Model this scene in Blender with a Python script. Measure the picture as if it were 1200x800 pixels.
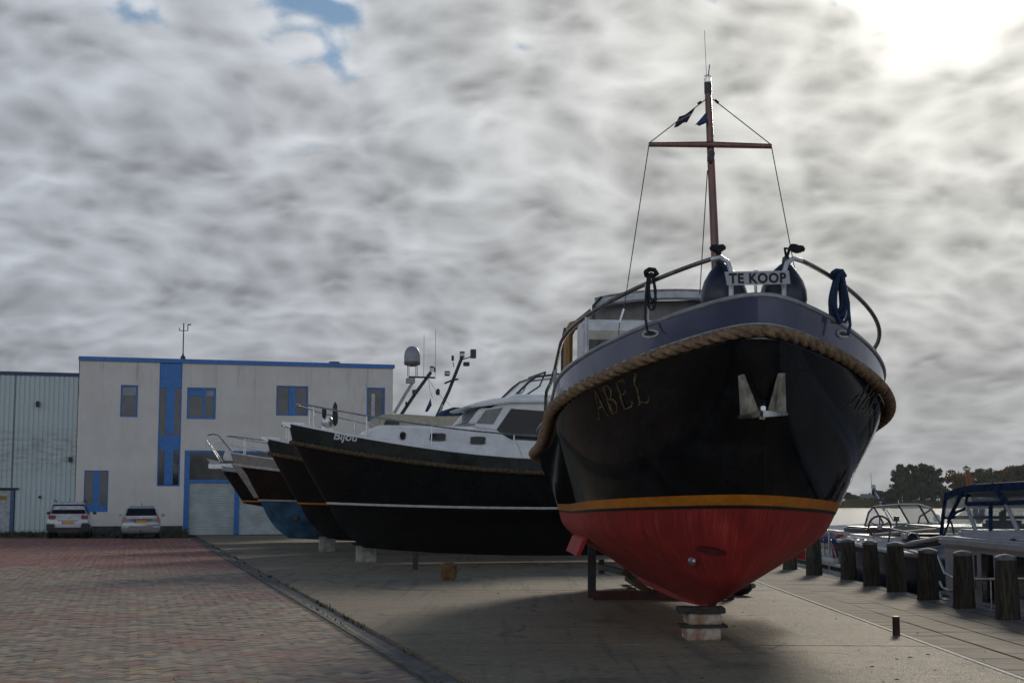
import bpy, bmesh, math, random
import numpy as np
from mathutils import Vector, Matrix, Euler
random.seed(7); rng = np.random.default_rng(7)
S = bpy.context.scene
for o in list(bpy.data.objects): bpy.data.objects.remove(o)
C = S.collection
R = math.radians; PI = math.pi

# ------------------------------------------------------------------ camera
F, H = 1700.0, 1.6                      # focal length in pixels of the 1200 px wide photograph, eye height
PIT = math.atan(186 / F)
cam = bpy.data.objects.new('camera', bpy.data.cameras.new('camera')); C.objects.link(cam)
cam.location = (0, 0, H); cam.rotation_euler = (PI / 2 + PIT, 0, 0)
cam.data.sensor_width = 36; cam.data.lens = F / 1200 * 36
cam.data.clip_start = .1; cam.data.clip_end = 6000
S.camera = cam
S.render.resolution_x, S.render.resolution_y = 1024, 682

# ------------------------------------------------------------------ sun and sky
SAZ, SEL = R(17.3), R(19.5)             # sun behind thin cloud, ahead and to the right
sund = Vector((math.sin(SAZ) * math.cos(SEL), math.cos(SAZ) * math.cos(SEL), math.sin(SEL)))
sl = bpy.data.lights.new('sun', 'SUN'); sl.energy = 1.1; sl.angle = R(10); sl.color = (1, .90, .74)
so = bpy.data.objects.new('sun', sl); C.objects.link(so)
so.rotation_euler = (-sund).to_track_quat('-Z', 'Y').to_euler()
S.view_settings.view_transform = 'Standard'; S.view_settings.look = 'None'
S.view_settings.exposure = .62; S.view_settings.gamma = 1

class NT:                               # tiny node-tree writer
    def __init__(s, tree): s.t = tree; s.t.nodes.clear()
    def n(s, typ, ins=None, **props):
        nd = s.t.nodes.new(typ)
        for k, v in props.items(): setattr(nd, k, v)
        for k, v in (ins or {}).items():
            if isinstance(v, bpy.types.NodeSocket): s.t.links.new(v, nd.inputs[k])
            elif isinstance(v, bpy.types.Node): s.t.links.new(v.outputs[0], nd.inputs[k])
            else: nd.inputs[k].default_value = v
        return nd
    def m(s, op, a, b=0.0, c=0.0, clamp=False):
        return s.n('ShaderNodeMath', {0: a, 1: b, 2: c}, operation=op, use_clamp=clamp).outputs[0]
    def v(s, op, a, b=(0, 0, 0)):
        return s.n('ShaderNodeVectorMath', {0: a, 1: b}, operation=op)
    def ramp(s, f, stops, interp='LINEAR'):
        nd = s.n('ShaderNodeValToRGB', {0: f}); cr = nd.color_ramp; cr.interpolation = interp
        while len(cr.elements) < len(stops): cr.elements.new(.5)
        for e, (p, c) in zip(cr.elements, stops):
            e.position = p; e.color = (c if hasattr(c, '__len__') else (c, c, c)) + (1,) if not (hasattr(c, '__len__') and len(c) == 4) else c
        return nd.outputs[0]
    def mix(s, f, a, b, blend='MIX'):
        nd = s.t.nodes.new('ShaderNodeMix'); nd.data_type = 'RGBA'; nd.blend_type = blend
        for k, v in ((0, f), (6, a), (7, b)):
            if isinstance(v, bpy.types.NodeSocket): s.t.links.new(v, nd.inputs[k])
            elif k and len(v) == 3: nd.inputs[k].default_value = tuple(v) + (1,)
            else: nd.inputs[k].default_value = v
        return nd.outputs[2]
    def sstep(s, x, lo, hi):
        return s.n('ShaderNodeMapRange', {0: x, 1: lo, 2: hi, 3: 0., 4: 1.}, interpolation_type='SMOOTHSTEP').outputs[0]

world = bpy.data.worlds.new('World'); S.world = world; world.use_nodes = True
w = NT(world.node_tree)
sky = w.n('ShaderNodeTexSky', sky_type='NISHITA'); sky.sun_disc = False
sky.sun_elevation = SEL; sky.sun_rotation = SAZ; sky.dust_density = 0.
d = w.n('ShaderNodeTexCoord').outputs['Generated']
d = w.v('NORMALIZE', d).outputs[0]
sx = w.n('ShaderNodeSeparateXYZ', {0: d})
zc = w.m('ADD', w.m('MAXIMUM', sx.outputs[2], 0.0), .32)
P = w.n('ShaderNodeCombineXYZ', {0: w.m('DIVIDE', sx.outputs[0], zc), 1: w.m('DIVIDE', sx.outputs[1], zc)}).outputs[0]
P = w.v('ADD', P, (3.7, 1.3, 0)).outputs[0]
def wn(vec, scale, detail=5., rough=.55, out=0):
    return w.n('ShaderNodeTexNoise', {'Vector': vec, 'Scale': scale, 'Detail': detail, 'Roughness': rough}, noise_dimensions='2D').outputs[out]
def warped(vec, scale, amt, detail=2.):
    wp = w.v('SUBTRACT', wn(vec, scale, detail, .55, 1), (.5, .5, .5)).outputs[0]
    return w.v('ADD', vec, w.n('ShaderNodeVectorMath', {0: wp, 'Scale': amt}, operation='SCALE').outputs[0]).outputs[0]
P = warped(P, 2.6, .13); P = warped(P, 14.0, .012, 2.)
def vor(vec, sc, sm): return w.n('ShaderNodeTexVoronoi', {'Vector': vec, 'Scale': sc, 'Smoothness': sm, 'Randomness': 1.}, feature='SMOOTH_F1', voronoi_dimensions='2D').outputs[0]
def puffs(vec):                           # heaped cloud cells of two sizes, thin along their edges
    a, b = vor(vec, 10.0, .4), vor(vec, 23.0, .45)
    cells = w.m('ADD', w.m('MULTIPLY', a, .62), w.m('MULTIPLY', b, .42))
    return w.m('SUBTRACT', w.m('ADD', w.m('MULTIPLY', wn(vec, 10.5, 9., .64), .60), w.m('MULTIPLY', wn(vec, 2.4, 3.), 1.0)), cells)
n1 = puffs(P); n2 = puffs(w.v('ADD', P, (math.sin(SAZ) * .022, math.cos(SAZ) * .022, 0)).outputs[0])
thick = w.sstep(n1, .05, .70)
edge = w.m('SUBTRACT', n1, n2)
far = w.sstep(sx.outputs[2], -.02, .17)      # contrast dies away in the murk near the horizon
lum = w.m('ADD', .290, w.m('MULTIPLY', w.m('ADD', .6, w.m('MULTIPLY', far, .4)), w.m('ADD', w.m('MULTIPLY', thick, -.118), w.m('MULTIPLY', edge, .20))))
cs = w.m('MAXIMUM', w.v('DOT_PRODUCT', d, tuple(sund)).outputs[1], 0.0)
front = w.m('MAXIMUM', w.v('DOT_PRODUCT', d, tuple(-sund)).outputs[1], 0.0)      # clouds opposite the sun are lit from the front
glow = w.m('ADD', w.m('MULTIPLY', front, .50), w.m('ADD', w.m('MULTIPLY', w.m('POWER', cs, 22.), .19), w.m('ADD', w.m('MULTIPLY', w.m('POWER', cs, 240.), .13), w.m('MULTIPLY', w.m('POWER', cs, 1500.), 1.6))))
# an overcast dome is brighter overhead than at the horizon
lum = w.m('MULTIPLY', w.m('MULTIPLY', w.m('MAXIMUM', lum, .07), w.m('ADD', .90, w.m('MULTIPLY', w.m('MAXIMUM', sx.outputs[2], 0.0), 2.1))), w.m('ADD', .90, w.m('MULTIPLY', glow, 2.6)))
tint = w.mix(w.m('POWER', cs, 14.), (.915, .98, 1.09), (1.02, 1.0, .92))
cloud = w.v('MULTIPLY', tint, w.n('ShaderNodeCombineXYZ', {0: lum, 1: lum, 2: lum}).outputs[0]).outputs[0]
cover = w.m('ADD', w.sstep(w.m('SUBTRACT', n1, w.m('MULTIPLY', w.m('SUBTRACT', sx.outputs[2], .275), 3.0)), -.22, .10), w.m('MULTIPLY', w.m('POWER', cs, 60.), .5), clamp=True)
skyc = w.n('ShaderNodeVectorMath', {0: sky.outputs[0], 'Scale': .05}, operation='SCALE').outputs[0]
cover = w.m('MAXIMUM', cover, w.m('SUBTRACT', 1.0, w.m('MULTIPLY', sx.outputs[2], 4.0)), clamp=True)
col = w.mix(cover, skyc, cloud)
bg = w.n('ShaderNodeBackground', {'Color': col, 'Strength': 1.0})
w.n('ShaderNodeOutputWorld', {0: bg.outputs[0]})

# ------------------------------------------------------------------ pixel helpers used for laying things out on the ground
cp, sp = math.cos(PIT), math.sin(PIT)
def ray(px, py):
    u, v = (px - 600) / F, (400 - py) / F
    return np.array([u, cp - v * sp, sp + v * cp])
def gp(px, py, z=0.0):
    r = ray(px, py); t = (z - H) / r[2]; return Vector((r[0] * t, r[1] * t, z))
def at(px, py, Y):
    r = ray(px, py); t = Y / r[1]; return Vector((r[0] * t, Y, H + r[2] * t))
def proj(p):
    x, y, z = p[0], p[1], p[2] - H
    dd = y * cp + z * sp; v = -y * sp + z * cp
    return 600 + F * x / dd, 400 - F * v / dd

# ------------------------------------------------------------------ materials
MT = {}
def mat(name, col, rough=.5, metal=0., var=.12, scale=6., bump=0., bscale=40., coat=0., col2=None, streak=0., spec=.5, stretch=(1, 1, 1)):
    if name in MT: return MT[name]
    m = bpy.data.materials.new(name); m.use_nodes = True; k = NT(m.node_tree)
    tc = k.n('ShaderNodeTexCoord').outputs['Object']
    mp = k.n('ShaderNodeMapping', {'Vector': tc, 'Scale': stretch}).outputs[0]
    nz = k.n('ShaderNodeTexNoise', {'Vector': mp, 'Scale': scale, 'Detail': 6., 'Roughness': .6}).outputs[0]
    c2 = col2 or tuple(c * (1 - 2.2 * var) for c in col)
    c1 = tuple(min(1, c * (1 + var)) for c in col)
    f = k.sstep(nz, .33, .68)
    colr = k.mix(f, c2, c1)
    if streak:
        ms = k.n('ShaderNodeMapping', {'Vector': tc, 'Scale': (9, 9, .5)}).outputs[0]
        ns = k.n('ShaderNodeTexNoise', {'Vector': ms, 'Scale': 1.0, 'Detail': 5., 'Roughness': .65}).outputs[0]
        colr = k.mix(k.m('MULTIPLY', k.sstep(ns, .5, .75), streak), colr, tuple(c * .45 for c in col))
    ins = {'Base Color': colr, 'Roughness': k.m('ADD', rough, k.m('MULTIPLY', k.m('SUBTRACT', nz, .5), .25 * min(1, rough * 2))), 'Metallic': metal,
           'Specular IOR Level': spec}
    if coat: ins['Coat Weight'] = coat; ins['Coat Roughness'] = .06
    if bump:
        nb = k.n('ShaderNodeTexNoise', {'Vector': mp, 'Scale': bscale, 'Detail': 5., 'Roughness': .6}).outputs[0]
        ins['Normal'] = k.n('ShaderNodeBump', {'Height': nb, 'Strength': bump, 'Distance': .02}).outputs[0]
    b = k.n('ShaderNodeBsdfPrincipled', ins); k.n('ShaderNodeOutputMaterial', {0: b.outputs[0]})
    MT[name] = m; return m
def glass(name, col=(.8, .85, .88), alpha=.25, rough=.05):
    if name in MT: return MT[name]
    m = bpy.data.materials.new(name); m.use_nodes = True; k = NT(m.node_tree)
    tr = k.n('ShaderNodeBsdfTransparent', {0: (*col, 1)})
    gl = k.n('ShaderNodeBsdfGlossy', {'Color': (.9, .9, .9, 1), 'Roughness': rough}); tl_ = k.n('ShaderNodeBsdfTranslucent', {'Color': (.75, .78, .8, 1)})
    b = k.n('ShaderNodeMixShader', {0: .5, 1: gl.outputs[0], 2: tl_.outputs[0]})
    fr = k.n('ShaderNodeFresnel', {'IOR': 1.45}).outputs[0]
    mx = k.n('ShaderNodeMixShader', {0: k.m('ADD', k.m('MULTIPLY', fr, .6), alpha, clamp=True), 1: tr.outputs[0], 2: b.outputs[0]})
    k.n('ShaderNodeOutputMaterial', {0: mx.outputs[0]}); MT[name] = m; return m

white = mat('white_gelcoat', (.80, .81, .81), .22, var=.05, scale=3)
offwhite = mat('grey_white_paint', (.62, .63, .63), .35, var=.08)
steel = mat('stainless_steel', (.55, .56, .57), .28, .95, var=.08)
galv = mat('galvanised_steel', (.36, .37, .38), .45, .7, var=.15)
rail_dark = mat('dark_bronze_rail', (.16, .145, .135), .28, .7, var=.2)
hullblack = mat('gloss_black_hull_paint', (.010, .010, .011), .07, var=.3, scale=2.5, spec=.32)
hulldark = mat('dark_green_hull_paint', (.007, .008, .008), .15, var=.15, scale=2, spec=.25)
hullbrown = mat('dark_brown_hull_paint', (.013, .008, .007), .2, var=.15, scale=2, spec=.25)
navy = mat('navy_bulwark_paint', (.075, .083, .15), .15, var=.15, scale=1.2, coat=.8)
dgreen = mat('green_black_bulwark_paint', (.016, .024, .024), .2, var=.2, scale=2, coat=.3)
orange = mat('orange_stripe_paint', (.50, .17, .012), .35, var=.1)
whitestripe = mat('white_stripe_paint', (.62, .62, .6), .35, var=.08)
black = mat('black_rubber', (.012, .012, .013), .5, var=.2)
blackm = mat('black_plastic', (.015, .015, .016), .35, var=.2)
wood = mat('varnished_mast_wood', (.17, .042, .018), .3, var=.25, scale=4, stretch=(8, 8, .6), coat=.3)
plankm = mat('dark_timber', (.045, .04, .034), .8, var=.3, scale=5, bump=.4, bscale=20, stretch=(1, 6, 6))
postwood = mat('weathered_post_timber', (.085, .073, .05), .85, var=.35, scale=4, bump=.8, bscale=9, stretch=(9, 9, .7), streak=.5)
ropem = mat('tan_fender_rope', (.25, .165, .09), .8, var=.3, scale=14, bump=.5, bscale=90, col2=(.14, .088, .052))
ropedull = mat('dull_fender_rope', (.10, .07, .03), .85, var=.3, scale=14, bump=.4, bscale=80)
bluepaint = mat('blue_window_paint', (.022, .17, .50), .4, var=.1)
bluecanvas = mat('blue_canvas', (.022, .048, .125), .95, var=.25, scale=5, bump=.3, bscale=14, spec=.08)
bluerope = mat('blue_rope', (.010, .034, .095), .75, var=.3, scale=30)
blackrope = mat('black_rope', (.012, .014, .022), .75, var=.3, scale=30)
fenderm = mat('navy_fender_vinyl', (.022, .028, .048), .38, var=.25, scale=5)
concrete_b = mat('block_concrete', (.33, .32, .29), .85, var=.15, scale=7, bump=.5, bscale=30)
rustwhite = mat('white_block_with_rust', (.42, .38, .32), .8, var=.15, scale=5, bump=.3, col2=(.27, .12, .05))
yellowred = mat('yellow_block_paint', (.17, .125, .045), .8, var=.2, scale=6, col2=(.14, .04, .022), bump=.3)
redsteel = mat('red_primed_steel', (.075, .014, .012), .6, var=.3, scale=6)
yellowsteel = mat('dull_yellow_steel', (.10, .075, .02), .6, var=.3)
darksteel = mat('dark_painted_steel', (.025, .027, .028), .5, var=.3)
rustpost = mat('rusty_red_steel', (.06, .015, .012), .7, var=.4, scale=9)
gold = mat('faded_gold_lettering', (.105, .074, .027), .5, var=.3, scale=9)
darkglass = mat('dark_window_glass', (.008, .009, .010), .06, var=.1, spec=.4)
officeglass = mat('office_window_glass', (.035, .04, .042), .08, var=.3, scale=1.2, spec=.8)
clear = glass('clear_screen', alpha=.04); plastic = glass('clear_canopy_plastic', (.82, .86, .9), .14, .12)
beige = mat('beige_panel', (.42, .38, .30), .5, var=.08)
ochre = mat('ochre_frame_varnish', (.36, .19, .055), .4, var=.12, stretch=(6, 6, .8))
greycanvas = mat('grey_canvas', (.20, .19, .175), .8, var=.12, bump=.2)
whitecanvas = mat('white_canvas', (.52, .52, .52), .7, var=.08, bump=.15)

def antifoul(name, c1, c2):
    m = bpy.data.materials.new(name); m.use_nodes = True; k = NT(m.node_tree)
    tc = k.n('ShaderNodeTexCoord').outputs['Object']
    # drips run down the plates: long in z, short round the hull
    ms = k.n('ShaderNodeMapping', {'Vector': k.n('ShaderNodeUVMap', uv_map='girth').outputs[0], 'Scale': (14, 1.3, 1)}).outputs[0]
    n = k.n('ShaderNodeTexNoise', {'Vector': ms, 'Scale': 2.2, 'Detail': 5., 'Roughness': .65}).outputs[0]
    n2 = k.n('ShaderNodeTexNoise', {'Vector': tc, 'Scale': 2.5, 'Detail': 6.}).outputs[0]
    c = k.mix(k.sstep(n2, .35, .7), c2, c1)
    c = k.mix(k.m('MULTIPLY', k.sstep(n, .52, .68), .45), c, (.46, .13, .09)); c = k.mix(k.m('MULTIPLY', k.m('SUBTRACT', 1.0, k.sstep(n, .36, .46)), .6), c, (.13, .016, .016))
    b = k.n('ShaderNodeBsdfPrincipled', {'Base Color': c, 'Roughness': .7}); k.n('ShaderNodeOutputMaterial', {0: b.outputs[0]})
    return m
redaf = antifoul('red_antifouling', (.42, .026, .020), (.29, .018, .016))
blueaf = mat('blue_antifouling', (.03, .105, .19), .7, var=.25, scale=2)
blackaf = mat('black_antifouling', (.011, .011, .011), .7, var=.2, scale=2, spec=.2)

# ------------------------------------------------------------------ mesh builder
class MB:
    def __init__(s): s.v = []; s.f = []
    def add(s, vs, fs):
        o = len(s.v); s.v += [tuple(map(float, q)) for q in vs]; s.f += [tuple(i + o for i in f) for f in fs]; return s
    def box(s, c, size, rot=None):
        x, y, z = (q / 2 for q in size)
        vs = [Vector((a * x, b * y, e * z)) for e in (-1, 1) for b in (-1, 1) for a in (-1, 1)]
        if rot is not None:
            M_ = rot if isinstance(rot, Matrix) else Euler(rot).to_matrix(); vs = [M_ @ q for q in vs]
        return s.add([q + Vector(c) for q in vs], [(0, 2, 3, 1), (4, 5, 7, 6), (0, 1, 5, 4), (2, 6, 7, 3), (0, 4, 6, 2), (1, 3, 7, 5)])
    def b2(s, a, b): return s.box([(p + q) / 2 for p, q in zip(a, b)], [abs(q - p) for p, q in zip(a, b)])
    def prism(s, poly, off):                # poly: 3D points, extruded by vector off
        n = len(poly); off = Vector(off)
        vs = [Vector(q) for q in poly]; vs += [q + off for q in vs]
        return s.add(vs, [tuple(range(n))[::-1], tuple(range(n, 2 * n))] + [(i, (i + 1) % n, n + (i + 1) % n, n + i) for i in range(n)])
    def tube(s, pts, r, n=8, cap=True, lobes=None, twist=0., closed=False):
        pts = [Vector(q) for q in pts]; m = len(pts); rr = r if hasattr(r, '__len__') else [r] * m
        T = []
        for i in range(m):
            a = pts[max(0, i - 1)] if not closed else pts[i - 1]; b = pts[min(m - 1, i + 1)] if not closed else pts[(i + 1) % m]
            t = (b - a); T.append(t.normalized() if t.length > 1e-9 else Vector((0, 0, 1)))
        up = Vector((0, 0, 1)) if abs(T[0].z) < .9 else Vector((1, 0, 0))
        N = (up - T[0] * up.dot(T[0])).normalized(); vs = []; L = 0
        for i in range(m):
            if i: L += (pts[i] - pts[i - 1]).length
            N = (N - T[i] * N.dot(T[i])).normalized(); B = T[i].cross(N)
            for j in range(n):
                a = 2 * PI * j / n; q = rr[i]
                if lobes: q *= .56 + .50 * abs(math.cos(lobes / 2 * (a - twist * L)))
                vs.append(pts[i] + (N * math.cos(a) + B * math.sin(a)) * q)
        fs = [(i * n + j, i * n + (j + 1) % n, (i + 1) * n + (j + 1) % n, (i + 1) * n + j) for i in range(m - 1) for j in range(n)]
        if closed: fs += [((m - 1) * n + j, (m - 1) * n + (j + 1) % n, (j + 1) % n, j) for j in range(n)]
        elif cap: fs += [tuple(range(n))[::-1], tuple(range((m - 1) * n, m * n))]
        return s.add(vs, fs)
    def cyl(s, a, b, r, n=12): return s.tube([a, b], r, n)
    def lathe(s, prof, c=(0, 0, 0), n=16, axis=None):      # prof: (r, z)
        vs = []; c = Vector(c); Q = Vector((0, 0, 1)).rotation_difference(Vector(axis)).to_matrix() if axis is not None else Matrix.Identity(3)
        for r_, z_ in prof:
            for j in range(n):
                a = 2 * PI * j / n; vs.append(c + Q @ Vector((r_ * math.cos(a), r_ * math.sin(a), z_)))
        m = len(prof)
        fs = [(i * n + j, i * n + (j + 1) % n, (i + 1) * n + (j + 1) % n, (i + 1) * n + j) for i in range(m - 1) for j in range(n)]
        fs += [tuple(range(n))[::-1], tuple(range((m - 1) * n, m * n))]
        return s.add(vs, fs)
    def grid(s, rows, closed=False):
        m, n = len(rows), len(rows[0]); vs = [q for r_ in rows for q in r_]
        return s.add(vs, [(i * n + j, i * n + (j + 1) % n, (i + 1) * n + (j + 1) % n, (i + 1) * n + j) for i in range(m - 1) for j in range(n if closed else n - 1)])
    def build(s, name, m, parent=None, smooth=False, bevel=0., world=False, ang=35):
        me = bpy.data.meshes.new(name); vs = s.v
        if world and parent is not None:
            iv = (Matrix.LocRotScale(parent.location, parent.rotation_euler, None)).inverted(); vs = [tuple(iv @ Vector(q)) for q in vs]
        me.from_pydata(vs, [], s.f)
        bm = bmesh.new(); bm.from_mesh(me); bmesh.ops.recalc_face_normals(bm, faces=bm.faces)
        if bevel: bmesh.ops.bevel(bm, geom=[e for e in bm.edges if len(e.link_faces) == 2 and e.calc_face_angle(0) > .6], offset=bevel, segments=2, affect='EDGES', clamp_overlap=True)
        bm.to_mesh(me); bm.free()
        if smooth or bevel:
            me.polygons.foreach_set('use_smooth', [True] * len(me.polygons))
            try: me.set_sharp_from_angle(angle=R(ang))
            except Exception: pass
        me.materials.append(m)
        o = bpy.data.objects.new(name, me); C.objects.link(o)
        if parent is not None: o.parent = parent
        return o
def tag(o, label=None, cat=None, group=None, kind=None):
    if label: o['label'] = label
    if cat: o['category'] = cat
    if group: o['group'] = group
    if kind: o['kind'] = kind
    return o
def thing(name, label, cat, loc=(0, 0, 0), rot=(0, 0, 0), group=None):
    o = bpy.data.objects.new(name, None); C.objects.link(o); o.empty_display_size = .2
    o.location = loc; o.rotation_euler = rot; return tag(o, label, cat, group)
def struct(o): o['kind'] = 'structure'; return o
def mw(root): return Matrix.LocRotScale(root.location, root.rotation_euler, None)
def copy_tree(o, parent=None):
    c = o.copy(); C.objects.link(c)
    if parent is not None: c.parent = parent
    for ch in list(o.children): copy_tree(ch, c)
    return c
def text_geo(txt, size, shear=0., offset=0., extrude=0., spacing=1.):
    cu = bpy.data.curves.new('lettering', 'FONT'); cu.body = txt; cu.size = size; cu.shear = shear; cu.offset = offset; cu.extrude = extrude; cu.space_character = spacing
    cu.resolution_u = 4; ob = bpy.data.objects.new('lettering', cu); C.objects.link(ob)
    dg = bpy.context.evaluated_depsgraph_get(); me = bpy.data.meshes.new_from_object(ob.evaluated_get(dg))
    vs = [tuple(q.co) for q in me.vertices]; fs = [tuple(p.vertices) for p in me.polygons]
    bpy.data.objects.remove(ob); bpy.data.meshes.remove(me); return vs, fs

# ================================================================== GROUND AND WATER
QX = 6.9                                 # quay edge
soil = mat('yard_soil', (.06, .052, .042), .95, var=.3, scale=.8, bump=.5)
struct(MB().add([(-500, -80, -.07), (QX - .02, -80, -.07), (QX - .02, 76, -.07), (-30, 76, -.07), (-30, 700, -.07), (-500, 700, -.07)], [(0, 1, 2, 3, 4, 5)]).build('ground', soil))

# slab / brick border line (direction about 105 degrees from x)
K0, K1 = gp(520, 800), gp(230, 631)
kd = (K1 - K0).normalized(); kn = Vector((kd.y, -kd.x, 0))         # kn points to the right (slab side)
def kl(Y): t = (Y - K0.y) / kd.y; return K0.x + kd.x * t
# -- concrete yard: big slabs with joints
m = bpy.data.materials.new('yard_concrete'); m.use_nodes = True; k = NT(m.node_tree)
tc = k.n('ShaderNodeNewGeometry').outputs['Position']
n1_ = k.n('ShaderNodeTexNoise', {'Vector': tc, 'Scale': .35, 'Detail': 6., 'Roughness': .6}).outputs[0]
st = k.n('ShaderNodeMapping', {'Vector': tc, 'Scale': (.25, 2.2, 1), 'Rotation': (0, 0, .12)}).outputs[0]
n2_ = k.n('ShaderNodeTexNoise', {'Vector': st, 'Scale': 1.3, 'Detail': 6., 'Roughness': .65}).outputs[0]
n3_ = k.n('ShaderNodeTexNoise', {'Vector': tc, 'Scale': 55., 'Detail': 3., 'Roughness': .7}).outputs[0]
c_ = k.mix(k.sstep(n1_, .35, .65), (.205, .155, .092), (.29, .225, .135))
c_ = k.mix(k.m('MULTIPLY', k.sstep(n2_, .45, .7), .5), c_, (.33, .26, .16))
n4_ = k.n('ShaderNodeTexNoise', {'Vector': tc, 'Scale': .6, 'Detail': 5.}).outputs[0]
c_ = k.mix(k.m('MULTIPLY', k.sstep(n4_, .55, .72), .35), c_, (.20, .085, .058))
n5_ = k.n('ShaderNodeTexNoise', {'Vector': tc, 'Scale': 1.7, 'Detail': 7., 'Roughness': .7}).outputs[0]
c_ = k.mix(k.m('MULTIPLY', k.sstep(n5_, .58, .66), .5), c_, (.075, .060, .040))
sand = k.sstep(n3_, .45, .75)
c_ = k.mix(k.m('MULTIPLY', sand, .45), c_, (.36, .34, .29))
wob = k.v('ADD', tc, k.n('ShaderNodeTexNoise', {'Vector': tc, 'Scale': 1.2, 'Detail': 4.}).outputs[1]).outputs[0]
ck = k.n('ShaderNodeTexVoronoi', {'Vector': wob, 'Scale': .33}, feature='DISTANCE_TO_EDGE').outputs[0]
c_ = k.mix(k.m('MULTIPLY', k.m('LESS_THAN', ck, .011), k.m('MULTIPLY', k.sstep(n1_, .48, .56), .75)), c_, (.03, .028, .022))
oil = k.n('ShaderNodeTexVoronoi', {'Vector': wob, 'Scale': .55}).outputs[0]
c_ = k.mix(k.m('MULTIPLY', k.m('SUBTRACT', 1.0, k.sstep(oil, .10, .24)), k.m('MULTIPLY', k.sstep(n5_, .38, .55), .6)), c_, (.045, .04, .033))
tm = k.n('ShaderNodeTexNoise', {'Vector': k.n('ShaderNodeMapping', {'Vector': tc, 'Scale': (2.6, .12, 1), 'Rotation': (0, 0, -.5)}).outputs[0], 'Scale': 1.6, 'Detail': 4.}).outputs[0]
c_ = k.mix(k.m('MULTIPLY', k.sstep(tm, .54, .66), .45), c_, (.06, .055, .045))
gr_ = k.n('ShaderNodeTexNoise', {'Vector': tc, 'Scale': 13., 'Detail': 6., 'Roughness': .8}).outputs[0]
c_ = k.mix(k.m('MULTIPLY', k.sstep(gr_, .52, .66), .45), c_, (.40, .325, .22)); c_ = k.mix(k.m('MULTIPLY', k.m('SUBTRACT', 1.0, k.sstep(gr_, .34, .46)), .55), c_, (.05, .043, .032))
g2_ = k.n('ShaderNodeTexNoise', {'Vector': tc, 'Scale': 5.5, 'Detail': 8., 'Roughness': .75}).outputs[0]
c_ = k.mix(k.m('MULTIPLY', k.sstep(g2_, .50, .62), .5), c_, (.12, .097, .066)); c_ = k.mix(k.m('MULTIPLY', k.m('SUBTRACT', 1.0, k.sstep(g2_, .36, .45)), .4), c_, (.42, .34, .22))
hgt = k.m('ADD', k.m('ADD', n3_, gr_), k.m('ADD', g2_, k.m('MULTIPLY', n5_, .3)))
b_ = k.n('ShaderNodeBsdfPrincipled', {'Base Color': c_, 'Roughness': k.m('SUBTRACT', .78, k.m('MULTIPLY', sand, .35)), 'Normal': k.n('ShaderNodeBump', {'Height': hgt, 'Strength': 1.0, 'Distance': .02}).outputs[0]})
k.n('ShaderNodeOutputMaterial', {0: b_.outputs[0]}); slabm = m
W0, W1 = Vector((4.60, 13.0, 0)), Vector((4.86, 29.0, 0))
def wl(Y): return W0.x + (W1.x - W0.x) * (Y - 13) / 16
yard = thing('concrete_yard', None, None, (0, 20, 0)); struct(yard)
ys = [6.6, 11.6, 16.55, 21.5, 26.5, 31.6, 36.8, 42, 47.2, 52.4, 57.6, 62.8, 68.4]
for a, b in zip(ys, ys[1:]):
    e = .012; j = (rng.random() - .5) * .006
    def xr(Y): return wl(Y) - .03 if Y < 45 else wl(45) - .03
    tilt = -.022                         # joints run very slightly downhill to the right
    pl = [(kl(a) + .24, a + e, j), (xr(a), a + e + tilt * 0 - .25, j), (xr(b), b - e - .25, j), (kl(b) + .24, b - e, j)]
    MB().prism([(p_[0], p_[1], p_[2] - .1) for p_ in pl], (0, 0, .1)).build('concrete_slab', slabm, yard, world=True, bevel=.012)
# -- gutter and edging between bricks and slab
gut = mat('gutter_asphalt', (.125, .115, .10), .7, var=.2, scale=3, bump=.4, col2=(.035, .035, .03))
edgem = mat('edge_kerb_concrete', (.16, .15, .12), .85, var=.25, scale=3, bump=.4)
g_ = MB(); Ys = np.linspace(6, 64, 60)
g_.grid([[(kl(y) - .02, y, -.03) for y in Ys], [(kl(y) + .11, y, -.05) for y in Ys], [(kl(y) + .245, y, -.035) for y in Ys]])
struct(g_.build('gutter', gut))
ke = thing('edge_kerb', None, None, (K0.x, K0.y, 0)); struct(ke)
L_ = 0
proto = None
ang_k = math.atan2(kd.y, kd.x)
i = 0
while True:
    c0 = K0 + kd * (-5 + i * 1.0 + .5)
    if c0.y > 63: break
    if proto is None:
        proto = MB().box((0, 0, 0), (.985, .085, .1)).build('kerb_stone', edgem, ke, bevel=.008); o = proto
    else:
        o = proto.copy(); C.objects.link(o)
    o.location = Vector((c0.x, c0.y, -.046 + (rng.random() - .5) * .006)) - kn * .065 - Vector(ke.location); o.rotation_euler = (0, 0, ang_k + (rng.random() - .5) * .006)
    i += 1
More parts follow.
